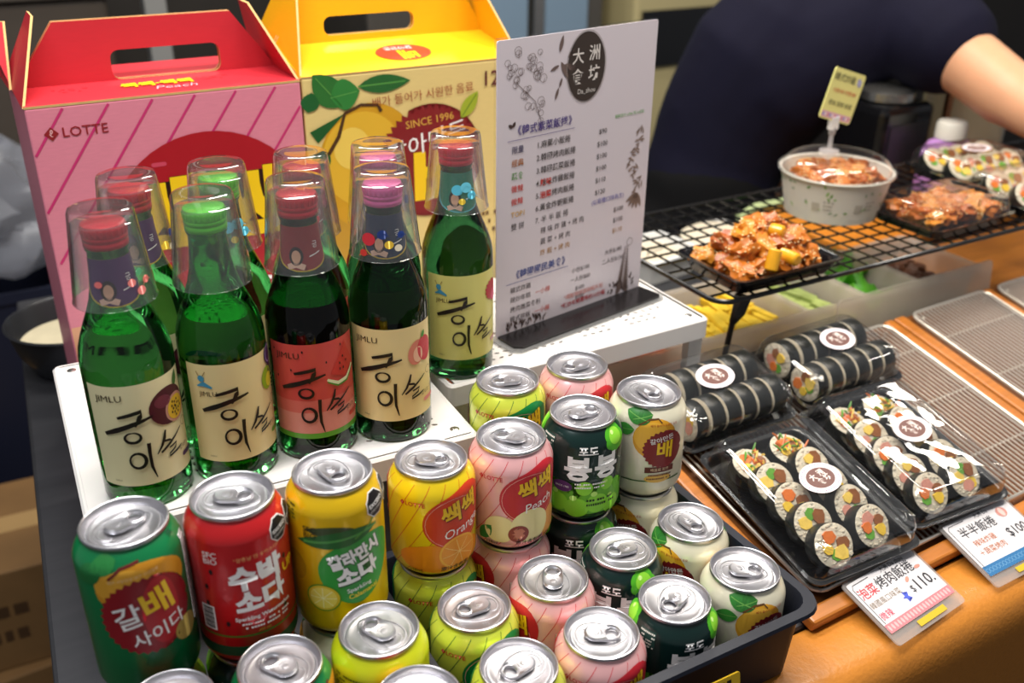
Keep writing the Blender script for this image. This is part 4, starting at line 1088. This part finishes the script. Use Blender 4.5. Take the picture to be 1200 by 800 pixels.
p = Pr(); p.small(.008, .032, .028, 1, .009, '#2a2418', 1); p.small(.006, .018, .03, 2, .004, '#4a3a18', 1); link('handwriting', p.mesh('handwriting', TOPF(.0013, .0001)), yt)

# ------------------------------------------------------------------ ingredient bins behind the display
pp = clear_mat('polypropylene', (.96, .94, .91), 1.40, .2, .42, (.96, .88, .78))
def food_bin(label, x0, x1, y0, y1, h):
    t = thing('ingredient_bin', label, 'bin', W((x0 + x1)/2, (y0 + y1)/2, .0005), (0, 0, TH)); w, d = (x1 - x0)/2, (y1 - y0)/2
    def L(i, z): return [(x, y, z) for x, y in rrect(-w + i, w - i, -d + i, d - i, .010, 3)]
    MB().loops([L(.010, 0), L(.003, h - .004), L(-.002, h - .004), L(-.002, h), L(.002, h), L(.0045, h - .004), L(.0115, .0018)], cap0=True, cap1=True).build('bin_shell', pp, t)
def heap(name, label, cat, x0, x1, y0, y1, z0, z1, m, n, kind, sd):
    rnd = random.Random(sd); mb = MB()
    mb.prism([(x, y) for x, y in rrect(x0 + .014, x1 - .014, y0 + .014, y1 - .014, .01, 2)], z0, z1 - .012)
    for k in range(n):
        x, y = rnd.uniform(x0 + .018, x1 - .018), rnd.uniform(y0 + .018, y1 - .018); z = z1 - .013 + rnd.random()*.012; a = rnd.random()*PI
        if kind == 'shred': l = rnd.uniform(.012, .03); mb.tube([(x - l/2*math.cos(a), y - l/2*math.sin(a), z), (x, y, z + .003), (x + l/2*math.cos(a), y + l/2*math.sin(a), z)], .0016, 5)
        elif kind == 'strip': l = .05; mb.box(-l/2, l/2, -.005, .005, -.004, .004, M=Matrix.Translation((x, y, z)) @ Matrix.Rotation(PI/2 + rnd.uniform(-.3, .3), 4, 'Z'))
        else: mb.ball((x, y, z), (rnd.uniform(.006, .012), rnd.uniform(.006, .011), .006), 2, .5, 2.2, k)
    o = mb.build(name, m); o.location = W(0, 0, 0); o.rotation_euler.z = TH
    tag(o, label, cat, kind='stuff')
binY0, binY1, BH = .767, .902, .085
BINS = [(.395, .545), (.549, .700), (.704, .862), (.866, .962), (.966, 1.060), (1.064, 1.180)]
lb = ['clear bin of shredded carrot deep under the menu shelf', 'clear bin of shredded carrot beside the shelf leg', 'clear bin of yellow pickled radish under the black rack', 'clear bin of pale green cucumber under the chicken tray', 'clear bin with green lettuce under the black rack', 'clear bin of brown seasoned meat, rightmost bin']
for (x0, x1), l in zip(BINS, lb): food_bin(l, x0, x1, binY0, binY1, BH)
carrot_m = mat('shredded_carrot', '#d9691e', .45, vary=.2, scale=120); rad_m = mat('radish_strips', '#e0bc2e', .4, vary=.15, scale=60); cuc_m = mat('cucumber_strips', '#a9b86a', .4, vary=.2, scale=60); meat_m = mat('seasoned_meat', '#5a3218', .5, vary=.4, scale=120, bump=.5)
heap('shredded_carrot', 'shredded orange carrot heaped in the bin under the menu shelf', 'carrot', *BINS[0], binY0, binY1, .003, .062, carrot_m, 160, 'shred', 1)
heap('shredded_carrot', 'shredded orange carrot heaped in the bin by the shelf leg', 'carrot', *BINS[1], binY0, binY1, .003, .062, carrot_m, 170, 'shred', 2)
heap('pickled_radish', 'yellow pickled radish strips lying in their bin', 'radish', *BINS[2], binY0, binY1, .003, .066, rad_m, 90, 'strip', 3)
heap('cucumber_strips', 'pale green cucumber strips lying in their bin', 'cucumber', *BINS[3], binY0, binY1, .003, .060, cuc_m, 60, 'strip', 4)
heap('seasoned_meat', 'brown seasoned meat heaped in the rightmost bin', 'meat', *BINS[5], binY0, binY1, .003, .060, meat_m, 120, 'lump', 5)
leaf_m = mat('lettuce_leaf', '#5fae2e', .45, vary=.25, scale=40, sub=.1)
for k, (dx, dy, sc, rz, lbl) in enumerate(((.0, -.05, 1.0, 20, 'bright lettuce leaf at the front of its bin'), (.005, .01, 1.1, 130, 'bright lettuce leaf lying in the middle of its bin'), (-.002, .06, 1.0, 250, 'bright lettuce leaf at the back of its bin'))):
    mb = MB(); bm = mb.bm; G = []
    for i in range(13):
        row = []
        for j in range(13):
            u, v = i/12*2 - 1, j/12*2 - 1; rr = math.hypot(u, v); q = .036*sc
            row.append(bm.verts.new((u*q*(1 - .15*abs(v)), v*q*1.15*(1 - .1*abs(u)), .052 + .004*k + .012*math.sin(u*5 + k)*rr + .010*math.cos(v*7 + u*3)*rr + .010*rr)))
        G.append(row)
    for i in range(12):
        for j in range(12): bm.faces.new([G[i][j], G[i+1][j], G[i+1][j+1], G[i][j+1]])
    o = mb.build('lettuce_leaf', leaf_m); o.location = W(1.013 + dx, .87 + dy, 0); o.rotation_euler.z = R(rz); sm = o.modifiers.new('solid', 'SOLIDIFY'); sm.thickness = .0012
    tag(o, lbl, 'lettuce')
# upright clear guard panels in front of the bins
for x0, x1, y, h, l in ((.50, .905, .757, .092, 'low clear plastic guard in front of the carrot and radish bins'), (.895, 1.185, .750, .098, 'tall clear plastic guard in front of the lettuce and meat bins')):
    o = MB().prism(rrect(0, x1 - x0, 0, h, .008, 3), -.0011, .0011, M=Matrix.Rotation(R(84), 4, 'X')).build('plastic_guard', pp, smooth=False); o.location = W(x0, y - .002, .0005); o.rotation_euler.z = TH; tag(o, l, 'guard')

# ------------------------------------------------------------------ black wire rack with legs
RZ = .1555
blackwire = mat('black_coated_wire', '#0d0c0c', .30, coat=.2)
RX0, RX1, RY0, RY1 = .673, 1.62, .723, .992
rk = thing('wire_grid_rack', 'black wire grid rack standing over the ingredient bins', 'rack', W(0, 0, 0), (0, 0, TH))
MB().tube([(x, y, RZ) for x, y in rrect(RX0, RX1, RY0, RY1, .020, 5)], .0030, 8, closed=True).build('frame', blackwire, rk)
n = 38; wm = MB().tube([(0, RY0, 0), (0, RY1, 0)], .0013, 6).mesh('wire', blackwire)
for i in range(1, n): link('wire', wm, rk, (RX0 + (RX1 - RX0)*i/n, 0, RZ + .001))
wm = MB().tube([(RX0, 0, 0), (RX1, 0, 0)], .0014, 6).mesh('long_wire', blackwire)
for i in range(1, 11): link('long_wire', wm, rk, (0, RY0 + (RY1 - RY0)*i/11, RZ - .0012))
for x, y, dx, dy in ((.706, .733, -.010, .010), (.706, .982, -.010, .012), (1.59, .733, .010, .010), (1.59, .982, .010, .012)):
    mb = MB(); mb.tube([(x + .008, y, RZ - .002), (x + .004, y, RZ - .020), (x, y + dy*.3, RZ - .034)], [.0095, .0080, .0042], 8); mb.tube([(x, y + dy*.3, RZ - .033), (x + dx, y + dy, .002)], .0034, 8); mb.build('leg', blackwire, rk)
TOPZ = RZ + .0028

# ------------------------------------------------------------------ fried chicken
glaze = [mat('glazed_chicken_%d' % k, c, .36, coat=.15, vary=.5, scale=75, bump=.6) for k, c in enumerate(('#b5651c', '#a05016', '#c47c26'))]
seed_m = mat('sesame_seed', '#e6d2a0', .5); cake_m = mat('rice_cake_glaze', '#d89a1c', .25, coat=.6, vary=.15, scale=50)
CH = []
for k in range(6):
    rnd = random.Random(40 + k); mb = MB(); R3 = (.0185 + .003*rnd.random(), .0125 + .002*rnd.random(), .0115)
    mb.ball((0, 0, 0), R3, 3, .62, 2.1, k + 3); me = mb.mesh('fried_chicken_piece', glaze[k % 3])
    pts = [v.co.copy() for v in me.vertices if v.co.z > 0]
    sb = MB()
    for q in rnd.sample(pts, 34): sb.ball(q*1.01, (.0013, .0009, .0007), 1)
    CH.append((me, sb.mesh('sesame', seed_m)))
def chicken(loc, k, rot, label, group, sc=1.0):
    o = link('fried_chicken_piece', CH[k % 6][0], None, loc, rot); tag(o, label, 'fried chicken', group); o.scale = (sc,)*3
    s_ = link('sesame_seeds', CH[k % 6][1], o); s_['kind'] = 'stuff'
    return o
cw, cdp = .158, .112
ct = thing('food_tray', 'open black tray of glazed sesame chicken on the wire rack', 'tray', W(.7715, .7730, TOPZ), (0, 0, TH))
def L(i, z, r=.010): return [(x, y, z) for x, y in rrect(-cw/2 + i, cw/2 - i, -cdp/2 + i, cdp/2 - i, r, 4)]
MB().loops([L(.012, 0), L(.003, .018), L(.0, .018), L(.0, .0196), L(.004, .0196), L(.0055, .0185), L(.014, .0016)], cap0=True, cap1=True).build('tray_shell', black_plastic, ct)
rnd = random.Random(12)
spots = []
for i in range(5):
    for j in range(3): spots.append((-.050 + i*.0250 + rnd.uniform(-.003, .003), -.028 + j*.0280 + rnd.uniform(-.003, .003), .0170))
for i in range(4):
    for j in range(2): spots.append((-.036 + i*.0245 + rnd.uniform(-.004, .004), -.012 + j*.026 + rnd.uniform(-.003, .003), .0345))
for i in range(3): spots.append((-.022 + i*.022, .006 + rnd.uniform(-.004, .004), .0480))
CB = Matrix.Translation(W(.7715, .7730, TOPZ)) @ Matrix.Rotation(TH, 4, 'Z')
for k, q in enumerate(spots): chicken(CB @ Vector(q), k, (rnd.uniform(-.4, .4), rnd.uniform(-.4, .4), rnd.random()*6.3), 'glazed fried chicken piece with sesame piled in the open black tray', 'chicken in the open tray')
cm = MB().lathe([(0, -.0125), (.0055, -.0123), (.0075, -.0105), (.0078, 0), (.0075, .0105), (.0055, .0123), (0, .0125)], 18).mesh('rice_cake', cake_m)
for k, (q, rz, l) in enumerate((((-.022, -.042, .031), 95, 'upright golden rice cake at the front of the chicken tray'), ((.004, -.040, .029), 5, 'golden rice cake lying at the front of the chicken tray'), ((.012, -.004, .0475), 20, 'golden rice cake near the top of the chicken heap'))):
    o = link('rice_cake', cm, None, CB @ Vector(q), (R(90 if k else 20), R(8), TH + R(rz))); tag(o, l, 'rice cake')

# round paper bowl with a clear domed lid
BC = (.998, .884)
bw = thing('paper_bowl', 'round white paper bowl with green leaf print and clear lid', 'bowl', W(*BC, TOPZ), (0, 0, TH))
br_, bb = .0725, .060
paperw = mat('bowl_paper', '#dcd5c8', .5)
MB().lathe([(0, .003), (bb - .002, .003), (bb - .001, 0), (bb, .0005), (br_ - .002, .055), (br_ + .001, .055), (br_ + .0018, .0568), (br_ + .0005, .0585), (br_ - .003, .0575), (bb - .002, .0045), (0, .0045)], 56, cap0=False, cap1=False).build('bowl_body', paperw, bw)
MB().lathe([(br_ + .003, .0560), (br_ + .0032, .0600), (br_ - .003, .0606), (br_ - .006, .0680), (br_ - .012, .0735), (br_ - .020, .0760), (0, .0765)], 56, cap0=False, cap1=False).build('clear_lid', lid_clear, bw)
MB().tube([(( br_ + .002)*math.cos(2*PI*i/40), (br_ + .002)*math.sin(2*PI*i/40), .0590) for i in range(40)], .0012, 6, closed=True).build('lid_rim', lid_clear, bw)
p = Pr(); rnd = random.Random(5)
for k in range(60): p.leaf(rnd.uniform(-.2, .2), rnd.uniform(.012, .052), rnd.uniform(.004, .008), .0014, rnd.uniform(0, 360), ('#6a9a3a', '#8ab84a', '#9aa88a')[k % 3], 0)
for x in (-.075, -.02, .04): p.rect(x - .005, x + .005, .018, .029, '#b8b0a2', 1); p.small(x + .010, .030, .012, 3, .003, '#a8a094', 1)
def bfn(x, y, l): r = bb + (br_ - .002 - bb)*(y/.055) + .0004 + .0001*l; a = x/.066 - PI/2; return (r*math.cos(a), r*math.sin(a), y)
link('printed_artwork', p.mesh('printed_artwork', bfn, .006), bw)
for k in range(17):
    a = k*2.4; q = .052*(k/17)**.5; chicken(W(BC[0], BC[1], TOPZ + .046) + Vector((q*math.cos(a), q*math.sin(a), .006 - .08*q)), k, (.2*math.sin(k), .3*math.cos(k), k), 'crisp chicken piece inside the lidded paper bowl', 'chicken in the paper bowl')
# price card held up by a clip on the bowl lid
cl = thing('card_clip', 'yellow handwritten price card in a clear clip on the bowl lid', 'card', W(BC[0] - .004, BC[1] + .014, TOPZ + .0772), (0, 0, TH + R(2)))
MB().lathe([(0, .0), (.013, .0), (.013, .003), (.003, .005), (.0028, .022), (.0045, .024), (.005, .032), (.0030, .036), (0, .036)], 20).build('clip_stand', clear_mat('clip_plastic', (.9, .9, .9), 1.45, .05, .35, (.9, .9, .9)), cl)
MB().box(-.006, .006, -.004, .004, .030, .046).build('clip_jaw', mat('milky_clip', '#dedcd6', .3), cl, smooth=False)
cardM = Matrix.Translation((-.031, -.001, .050)) @ Matrix.Rotation(R(17), 4, 'Y')
o = MB().prism(rrect(0, .062, 0, .064, .003, 2), -.0008, .0008, M=Matrix.Rotation(PI/2, 4, 'X')).build('card', mat('pale_yellow_card', '#e2dc8a', .35, coat=.3), cl, smooth=False); o.matrix_local = cardM
p = Pr(); p.rect(.002, .060, .002, .010, '#d8a8b0', 0)
for k in range(12): p.ell(.005 + k*.0047, .006, .0018, .0018, ('#7a8ac8', '#e8e0e0', '#c86a7a')[k % 3], 1, 8)
p.text('韓式炸雞', .024, .053, .0105, '#4a4a34', 1); p.burst(.053, .053, .006, .003, 6, '#a8a8d0', 1); p.text('小份100 大份180', .031, .037, .0064, '#c8583a', 1, bold=.01); p.text('原味 甜辣 蜂蜜', .031, .021, .0072, '#5a5a3a', 1)
q = link('handwriting', p.mesh('handwriting', FRONT(.0001)), o, (0, -.0009, 0))
# packs on the black rack
ME_ = flat(1.1000, .7900, TOPZ, 2)
pack('fried_chicken_pack', 'clear lidded black pack of crisp fried chicken on the wire rack', ME_, .160, .112, None, .036)
rnd = random.Random(8)
for k in range(14):
    x, y = -.052 + (k % 5)*.026, -.028 + (k//5)*.028; chicken(ME_ @ Vector((x, y, .0165 + .003*rnd.random())), k + 2, (rnd.uniform(-.3, .3), rnd.uniform(-.3, .3), rnd.random()*6), 'crisp fried chicken piece inside the clear lidded pack', 'chicken in the clear pack', .92)
MF = flat(1.298, .905, TOPZ, -4); pack('sushi_roll_pack', 'clear pack of small rice rolls with an oval sticker, on the wire rack', MF, .150, .112, (.01, .0, 4), .040)
for k in range(10): roll_slice(MF @ Matrix.Translation((-.050 + (k % 5)*.025, -.026 + (k//5)*.046, .0200)) @ basis((-.1, -.66, .75)), k, '%s small slice from left, %s row, in the stickered pack on the black rack' % (ORD[k % 5], ('front', 'back')[k//5]), 'slices in the stickered pack')
MG = flat(1.272, .784, TOPZ, -2); pack('sushi_roll_pack', 'clear pack of rice rolls at the right edge of the wire rack', MG, .150, .112, (.03, .0, 4), .040)
for k in range(8): roll_slice(MG @ Matrix.Translation((-.046 + (k % 4)*.030, -.026 + (k//4)*.046, .0200)) @ basis((-.2, -.7, .68)), k + 1, '%s slice from left, %s row, in the right edge pack on the rack' % (ORD[k % 4], ('front', 'back')[k//4]), 'slices in the right edge pack')

# ------------------------------------------------------------------ things behind the rack
bevel(tag(MB().box(0, .62, 0, .21, .0005, .022).build('cutting_board', mat('orange_wood_board', '#c67a26', .45, vary=.2, scale=18, stretch=(1, 8, 8)), smooth=False, loc=W(1.20, 1.0, 0)), 'orange wooden board on the work table behind the rack', 'board'), .004).rotation_euler.z = TH
bevel(tag(MB().box(0, .40, 0, .20, .0005, .016).build('cutting_board', mat('orange_wood_board', '#c67a26', .45), smooth=False, loc=W(1.195, .770, 0)), 'orange wooden board under the right end of the black rack', 'board'), .004).rotation_euler.z = TH
dish = thing('round_dish', 'round black dish of white rice behind the black rack', 'dish', W(1.050, 1.150, .0005), (0, 0, TH))
MB().lathe([(0, .002), (.040, .002), (.043, 0), (.072, .026), (.073, .029), (.069, .029), (.042, .005), (0, .004)], 40, cap0=False, cap1=False).build('dish_body', black_plastic, dish)
mb = MB(); mb.lathe([(.062, .020), (.062, .024), (.050, .031), (.025, .036), (0, .037)], 30); mb.build('white_rice', rice_m, dish)
bx = thing('white_tub', 'small white tub beside the menu board behind the rack', 'tub', W(.905, 1.130, .0005), (0, 0, TH + R(8)))
def L(i, z, r=.012): return [(x, y, z) for x, y in rrect(-.055 + i, .055 - i, -.05 + i, .05 - i, r, 4)]
MB().loops([L(.008, 0), L(.002, .036), L(-.002, .036), L(-.002, .039), L(.003, .039), L(.010, .003)], cap0=True, cap1=True).build('tub_shell', mat('white_plastic', '#d9dad9', .35), bx)
MB().loops([L(.012, .020), L(.005, .026), L(.02, .031), L(.04, .032)], cap0=True, cap1=True).build('filling', rice_m, bx)
o = MB().tube([(0, 0, 0), (.06, .01, .001), (.12, .0, 0), (.19, .012, .001)], [.006, .008, .008, .005], 10).build('leek_stalk', mat('pale_green_leek', '#b4c490', .4, vary=.2, scale=30)); o.location = W(1.13, 1.195, .030); o.rotation_euler.z = TH + R(10); tag(o, 'pale green leek stalk lying behind the round bowl', 'leek')
pb = thing('squeeze_bottle', 'lilac squeeze bottle with a white cap behind the rack', 'bottle', W(1.428, 1.040, .0225), (0, 0, TH))
MB().loops([[(x, y, z) for x, y in rrect(-w_, w_, -.026*w_/.04, .026*w_/.04, .012, 4)] for w_, z in ((.036, 0), (.042, .008), (.042, .09), (.039, .125), (.032, .139), (.0205, .144))], cap0=True, cap1=True).build('bottle_body', mat('lilac_plastic', '#b684c4', .35, sub=.2), pb)
MB().lathe([(.022, .143), (.0245, .144), (.0245, .166), (.022, .171), (.012, .173), (0, .1732)], 28).build('cap', mat('white_cap', '#dcd8cc', .4), pb)
pot = thing('glass_canister', 'tall clear canister with steel rim behind the lilac bottle', 'canister', W(1.575, 1.13, .0235), (0, 0, TH))
canm = clear_mat('canister_plastic', (.85, .82, .74), 1.5, .08, .45, (.80, .75, .62))
MB().lathe([(0, .002), (.066, .002), (.070, .0), (.072, .006), (.072, .225), (.069, .225), (.068, .008), (0, .006)], 40, cap0=False, cap1=False).build('canister_body', canm, pot)
MB().lathe([(.0725, .205), (.0745, .206), (.0745, .226), (.0725, .228)], 40, cap0=False, cap1=False).build('steel_band', steel, pot)
mc = thing('kitchen_appliance', 'black kitchen appliance behind the price card', 'appliance', W(1.385, 1.145, .0225), (0, 0, TH))
bevel(MB().box(-.062, .062, -.055, .055, .003, .190).build('housing', black_plastic, mc, smooth=False), .012); MB().lathe([(.042, .191), (.045, .193), (.045, .206), (.035, .212), (0, .213)], 28).build('hopper_lid', steel, mc); MB().box(-.045, .045, -.0575, -.0555, .05, .16).build('front_panel', mat('charcoal_panel', '#1d1c1e', .4), mc, smooth=False)
for x in (-.045, .045): MB().box(x - .008, x + .008, -.02, .02, 0, .004).build('foot', black_plastic, mc, smooth=False)
post = thing('lit_edge_strip', 'added copper coloured strip for the lit left edge of the clear canister', 'post', W(1.488, 1.10, .0225), (0, 0, TH))  # added strip; its copper colour stands for light on the canister edge
MB().box(-.006, .006, -.004, .004, .004, .25).build('upright', mat('lit_edge_copper', '#a8704a', .3, .8), post, smooth=False); MB().box(-.02, .02, -.014, .014, 0, .004).build('foot_plate', steel, post, smooth=False)

# bowl, bag and cartons on the left
bl = thing('mixing_bowl', 'dark bowl of pale batter behind the left end of the table', 'bowl', W(.080, 1.225, .0005), (0, 0, 0))
MB().lathe([(0, .003), (.045, .002), (.048, 0), (.066, .030), (.074, .062), (.077, .064), (.074, .0655), (.071, .062), (.060, .028), (.042, .006), (0, .005)], 40, cap0=False, cap1=False).build('bowl_body', mat('dark_enamel', '#2a2b2e', .3, .3), bl)
MB().lathe([(.0625, .036), (.065, .038), (.04, .042), (0, .044)], 30).build('batter', mat('pale_batter', '#cfc4a4', .5, vary=.15, scale=60, bump=.3), bl)
stool = thing('storage_bin', 'dark storage bin under the plastic bag at the far left', 'bin', W(.0, 2.06, -.86), (0, 0, TH))
MB().loops([[(x, y, z) for x, y in rrect(-q, q, -q, q, .03, 4)] for q, z in ((.10, .0), (.125, .67), (.13, .67), (.13, .69), (.120, .69), (.10, .02))], cap0=True, cap1=True).build('bin_shell', mat('dark_blue_bin', '#14182a', .5), stool)
bag_m = clear_mat('thin_white_plastic', (.85, .86, .9), 1.4, .25, .45, (.50, .52, .58))
mb = MB(); mb.ball((0, 0, .135), (.170, .150, .145), 4, .34, 2.6, 4)
for v in mb.bm.verts: v.co += Vector((.010, .008, .012))*noise.noise(v.co*38); v.co.z = max(v.co.z, .001)
tag(mb.build('plastic_bag', bag_m, loc=W(.0, 2.05, -.1695)), 'crumpled translucent plastic bag at the far left', 'bag')
card_m = mat('brown_cardboard', '#7a5a34', .7, vary=.2, scale=14)
def floor_box(label, a, b, z, w, d, h, rz):
    t = thing('cardboard_box', label, 'cardboard box', W(a, b, z), (0, 0, TH + R(rz)))
    bevel(MB().box(-w/2, w/2, -d/2, d/2, 0, h).build('box_body', card_m, t, smooth=False), .003)
    MB().box(-w/2 - .0006, w/2 + .0006, -.025, .025, h*.3, h + .0008).build('tape', mat('parcel_tape', '#a8885a', .3), t, smooth=False)
    p = Pr(); p.text('FRAGILE', 0, h*.5, .05, '#4a3420', 0) if False else p.small(-w*.3, h*.55, w*.6, 2, .03, '#4a3420', 0)
    link('printed_marks', p.mesh('printed_marks', FRONT(.0003)), t, (0, -d/2 - .0004, 0))
floor_box('brown cardboard box on the floor left of the table, lower one', -.15, 1.66, -.86, .38, .32, .17, 4); floor_box('brown cardboard box on top of another left of the table', -.15, 1.67, -.689, .34, .28, .20, -3)

# kitchen far behind
fr = thing('fridge', 'steel kitchen fridge with pale blue door panels far behind', 'fridge', W(1.24, 2.30, -.86), (0, 0, TH))
bevel(MB().box(-.32, .36, 0, .40, .02, 1.75).build('cabinet', mat('grey_steel_sheet', '#6a6660', .4, .6, vary=.15, scale=8), fr, smooth=False), .008)
for x0, x1 in ((-.14, .115), (.165, .30)): bevel(MB().box(x0, x1, -.018, -.002, .15, 1.70).build('door', mat('pale_blue_panel', '#7c93a8', .35), fr, smooth=False), .006)
MB().box(.125, .155, -.03, -.002, .15, 1.7).build('pillar', steel, fr, smooth=False)
for x in (-.28, .30):
    MB().box(x - .02, x + .02, .02, .06, 0, .021).build('foot', black_plastic, fr, smooth=False)
sb = thing('sauce_boiler', 'cream coloured kitchen cabinet far behind the person', 'cabinet', W(1.93, 2.25, -.86), (0, 0, TH))
bevel(MB().box(-.26, .26, 0, .40, .02, 1.40).build('cabinet_body', mat('cream_enamel', '#b8ac80', .4), sb, smooth=False), .01); MB().box(-.24, .24, -.012, -.002, .9, 1.05).build('dark_vent', black_plastic, sb, smooth=False)
for x in (-.2, .2): MB().box(x - .02, x + .02, .02, .06, 0, .021).build('foot', black_plastic, sb, smooth=False)
sb.name = 'kitchen_cabinet'
sp = thing('steel_post', 'pale steel post far behind the pink carton', 'post', W(.435, 2.30, -.86), (0, 0, TH)); MB().box(-.022, .022, -.02, .02, .01, 2.3).build('upright', mat('grey_paint', '#8a8a88', .4), sp, smooth=False); MB().box(-.05, .05, -.05, .05, 0, .01).build('foot_plate', steel, sp, smooth=False)
hd = thing('kitchen_counter', 'low dark kitchen counter along the back wall', 'counter', W(.30, 2.35, -.86), (0, 0, TH)); bevel(MB().box(-1.0, .05, 0, .38, .0, 1.15).build('counter_body', mat('brown_grey_sheet', '#4a423a', .5, vary=.15, scale=6), hd, smooth=False), .01); bevel(MB().box(-1.02, .07, -.02, .38, 1.151, 1.19).build('worktop', mat('grey_worktop', '#5a544c', .4), hd, smooth=False), .006)

# ------------------------------------------------------------------ person behind the counter, bending to the right
def capsule(mb, p, q, rp, rq, n=20, flat_=1.0, side=Vector((0, 1, 0))):
    p, q = Vector(p), Vector(q); d = (q - p); l = d.length; d.normalize()
    s_ = (side - d*side.dot(d)).normalized(); u = d.cross(s_); rings = []
    st = [(-rp*math.cos(R(a)), rp*math.sin(R(a))) for a in (10, 35, 60)] + [(l*t, rp + (rq - rp)*t) for t in (0, .25, .5, .75, 1)] + [(l + rq*math.cos(R(a)), rq*math.sin(R(a))) for a in (60, 35, 10)]
    mb.loops([[p + d*t + r*(math.cos(2*PI*i/n)*u + flat_*math.sin(2*PI*i/n)*s_) for i in range(n)] for t, r in st], cap0=True, cap1=True)
def fuse(mb, name, m, parent, vox=.011, it=10):
    o = mb.build(name, m, parent, smooth=True, angle=180)
    r = o.modifiers.new('remesh', 'REMESH'); r.mode = 'VOXEL'; r.voxel_size = vox; r.use_smooth_shade = True
    s_ = o.modifiers.new('smooth', 'SMOOTH'); s_.iterations = it; s_.factor = .5
    return o
PT = W(1.21, 1.375, -.86)
ps = thing('person', 'person in a dark navy short sleeved shirt bending over and reaching right', 'person', PT, (0, 0, TH))
skin = mat('skin', '#d09a76', .45, vary=.08, scale=40, sub=.15); navy = mat('navy_cotton', '#0e0d20', .85, vary=.2, scale=12, bump=.15, spec=.2); trousers = mat('black_trousers', '#070709', .9, spec=.2)
PV = lambda a, b, z: Vector((a - 1.21, b - 1.375, z + .86))
HI, WA, MI_, CHs = PV(1.205, 1.375, -.03), PV(1.236, 1.385, .064), PV(1.262, 1.375, .143), PV(1.31, 1.345, .238)
S1, E1, H1 = PV(1.452, 1.205, .345), PV(1.440, .958, .250), PV(1.412, .765, .205); S2 = PV(1.42, 1.50, .37); NK = PV(1.43, 1.335, .435); HDc = PV(1.49, 1.315, .53)
mb = MB()
capsule(mb, HI, MI_, .115, .120, flat_=.8); capsule(mb, MI_, CHs, .12, .135, flat_=.8); capsule(mb, S1, S2, .058, .058); capsule(mb, CHs, NK, .08, .052); capsule(mb, NK, HDc, .052, .055)
mb.ball(HDc + Vector((.03, -.03, .06)), (.080, .080, .105), 3); mb.ball(HDc + Vector((.060, -.105, .045)), (.014, .018, .018), 2); mb.ball(HDc + Vector((.105, .01, .055)), (.008, .018, .028), 2); mb.ball(HDc + Vector((-.045, -.05, .055)), (.008, .018, .028), 2)
capsule(mb, S1, E1, .060, .049); capsule(mb, E1, H1, .046, .029); capsule(mb, H1, H1 + Vector((-.006, -.072, -.020)), .029, .033, flat_=.5, side=Vector((0, 0, 1)))
capsule(mb, S2, S2 + Vector((.06, .06, -.24)), .054, .042); capsule(mb, S2 + Vector((.06, .06, -.24)), S2 + Vector((.10, -.02, -.42)), .041, .028); capsule(mb, S2 + Vector((.10, -.02, -.42)), S2 + Vector((.11, -.05, -.49)), .028, .030, flat_=.5)
for k in range(4):      # fingers, slightly curled, reaching down to the packs
    b0 = H1 + Vector((-.030 + .0175*k, -.092 + .004*abs(k - 1.5), -.026)); l_ = (.030, .036, .034, .027)[k]
    capsule(mb, b0, b0 + Vector((0, -l_, -.010)), .0092, .0088, 10); capsule(mb, b0 + Vector((0, -l_, -.010)), b0 + Vector((.001, -l_*1.5, -.030)), .0086, .0078, 10)
capsule(mb, H1 + Vector((.024, -.030, -.012)), H1 + Vector((.046, -.062, -.024)), .0115, .010, 10); capsule(mb, H1 + Vector((.046, -.062, -.024)), H1 + Vector((.044, -.086, -.036)), .0098, .0086, 10)
for s_ in (-1, 1): capsule(mb, (.085*s_, .0, .80), (.09*s_, .0, .44), .085, .06); capsule(mb, (.09*s_, .0, .44), (.09*s_, .01, .06), .058, .04); capsule(mb, (.09*s_, .03, .036), (.09*s_, -.13, .03), .035, .030)
fuse(mb, 'body', skin, ps, .0085, 5)
mb = MB()      # short sleeved shirt over the body
capsule(mb, HI + Vector((-.02, 0, -.14)), HI, .142, .136, flat_=.82); capsule(mb, HI, WA, .136, .138, flat_=.82); capsule(mb, WA, MI_, .138, .148, flat_=.82); capsule(mb, MI_, CHs, .150, .168, flat_=.82); capsule(mb, S1 + Vector((-.02, .03, .0)), S2, .100, .090); capsule(mb, CHs, NK - Vector((.03, 0, .055)), .15, .085)
capsule(mb, CHs, S1, .15, .090)
capsule(mb, S1 + Vector((0, .02, 0)), S1 + (E1 - S1)*.40, .090, .086); capsule(mb, S2, S2 + Vector((.10, -.01, -.09)), .085, .078)
sh = fuse(mb, 'shirt', navy, ps, .010, 6)
mb = MB(); capsule(mb, (.0, .0, .72), (.0, .0, .85), .140, .142, flat_=.85)
for s_ in (-1, 1): capsule(mb, (.085*s_, .0, .78), (.09*s_, .0, .44), .100, .08); capsule(mb, (.09*s_, .0, .44), (.09*s_, .01, .10), .078, .062)
fuse(mb, 'trousers', trousers, ps, .012, 6)
mb = MB(); mb.ball(HDc + Vector((.018, .0, .085)), (.092, .092, .100), 3, .08, 3, 2); mb.build('hair', mat('black_hair', '#0e0c0c', .5), ps)
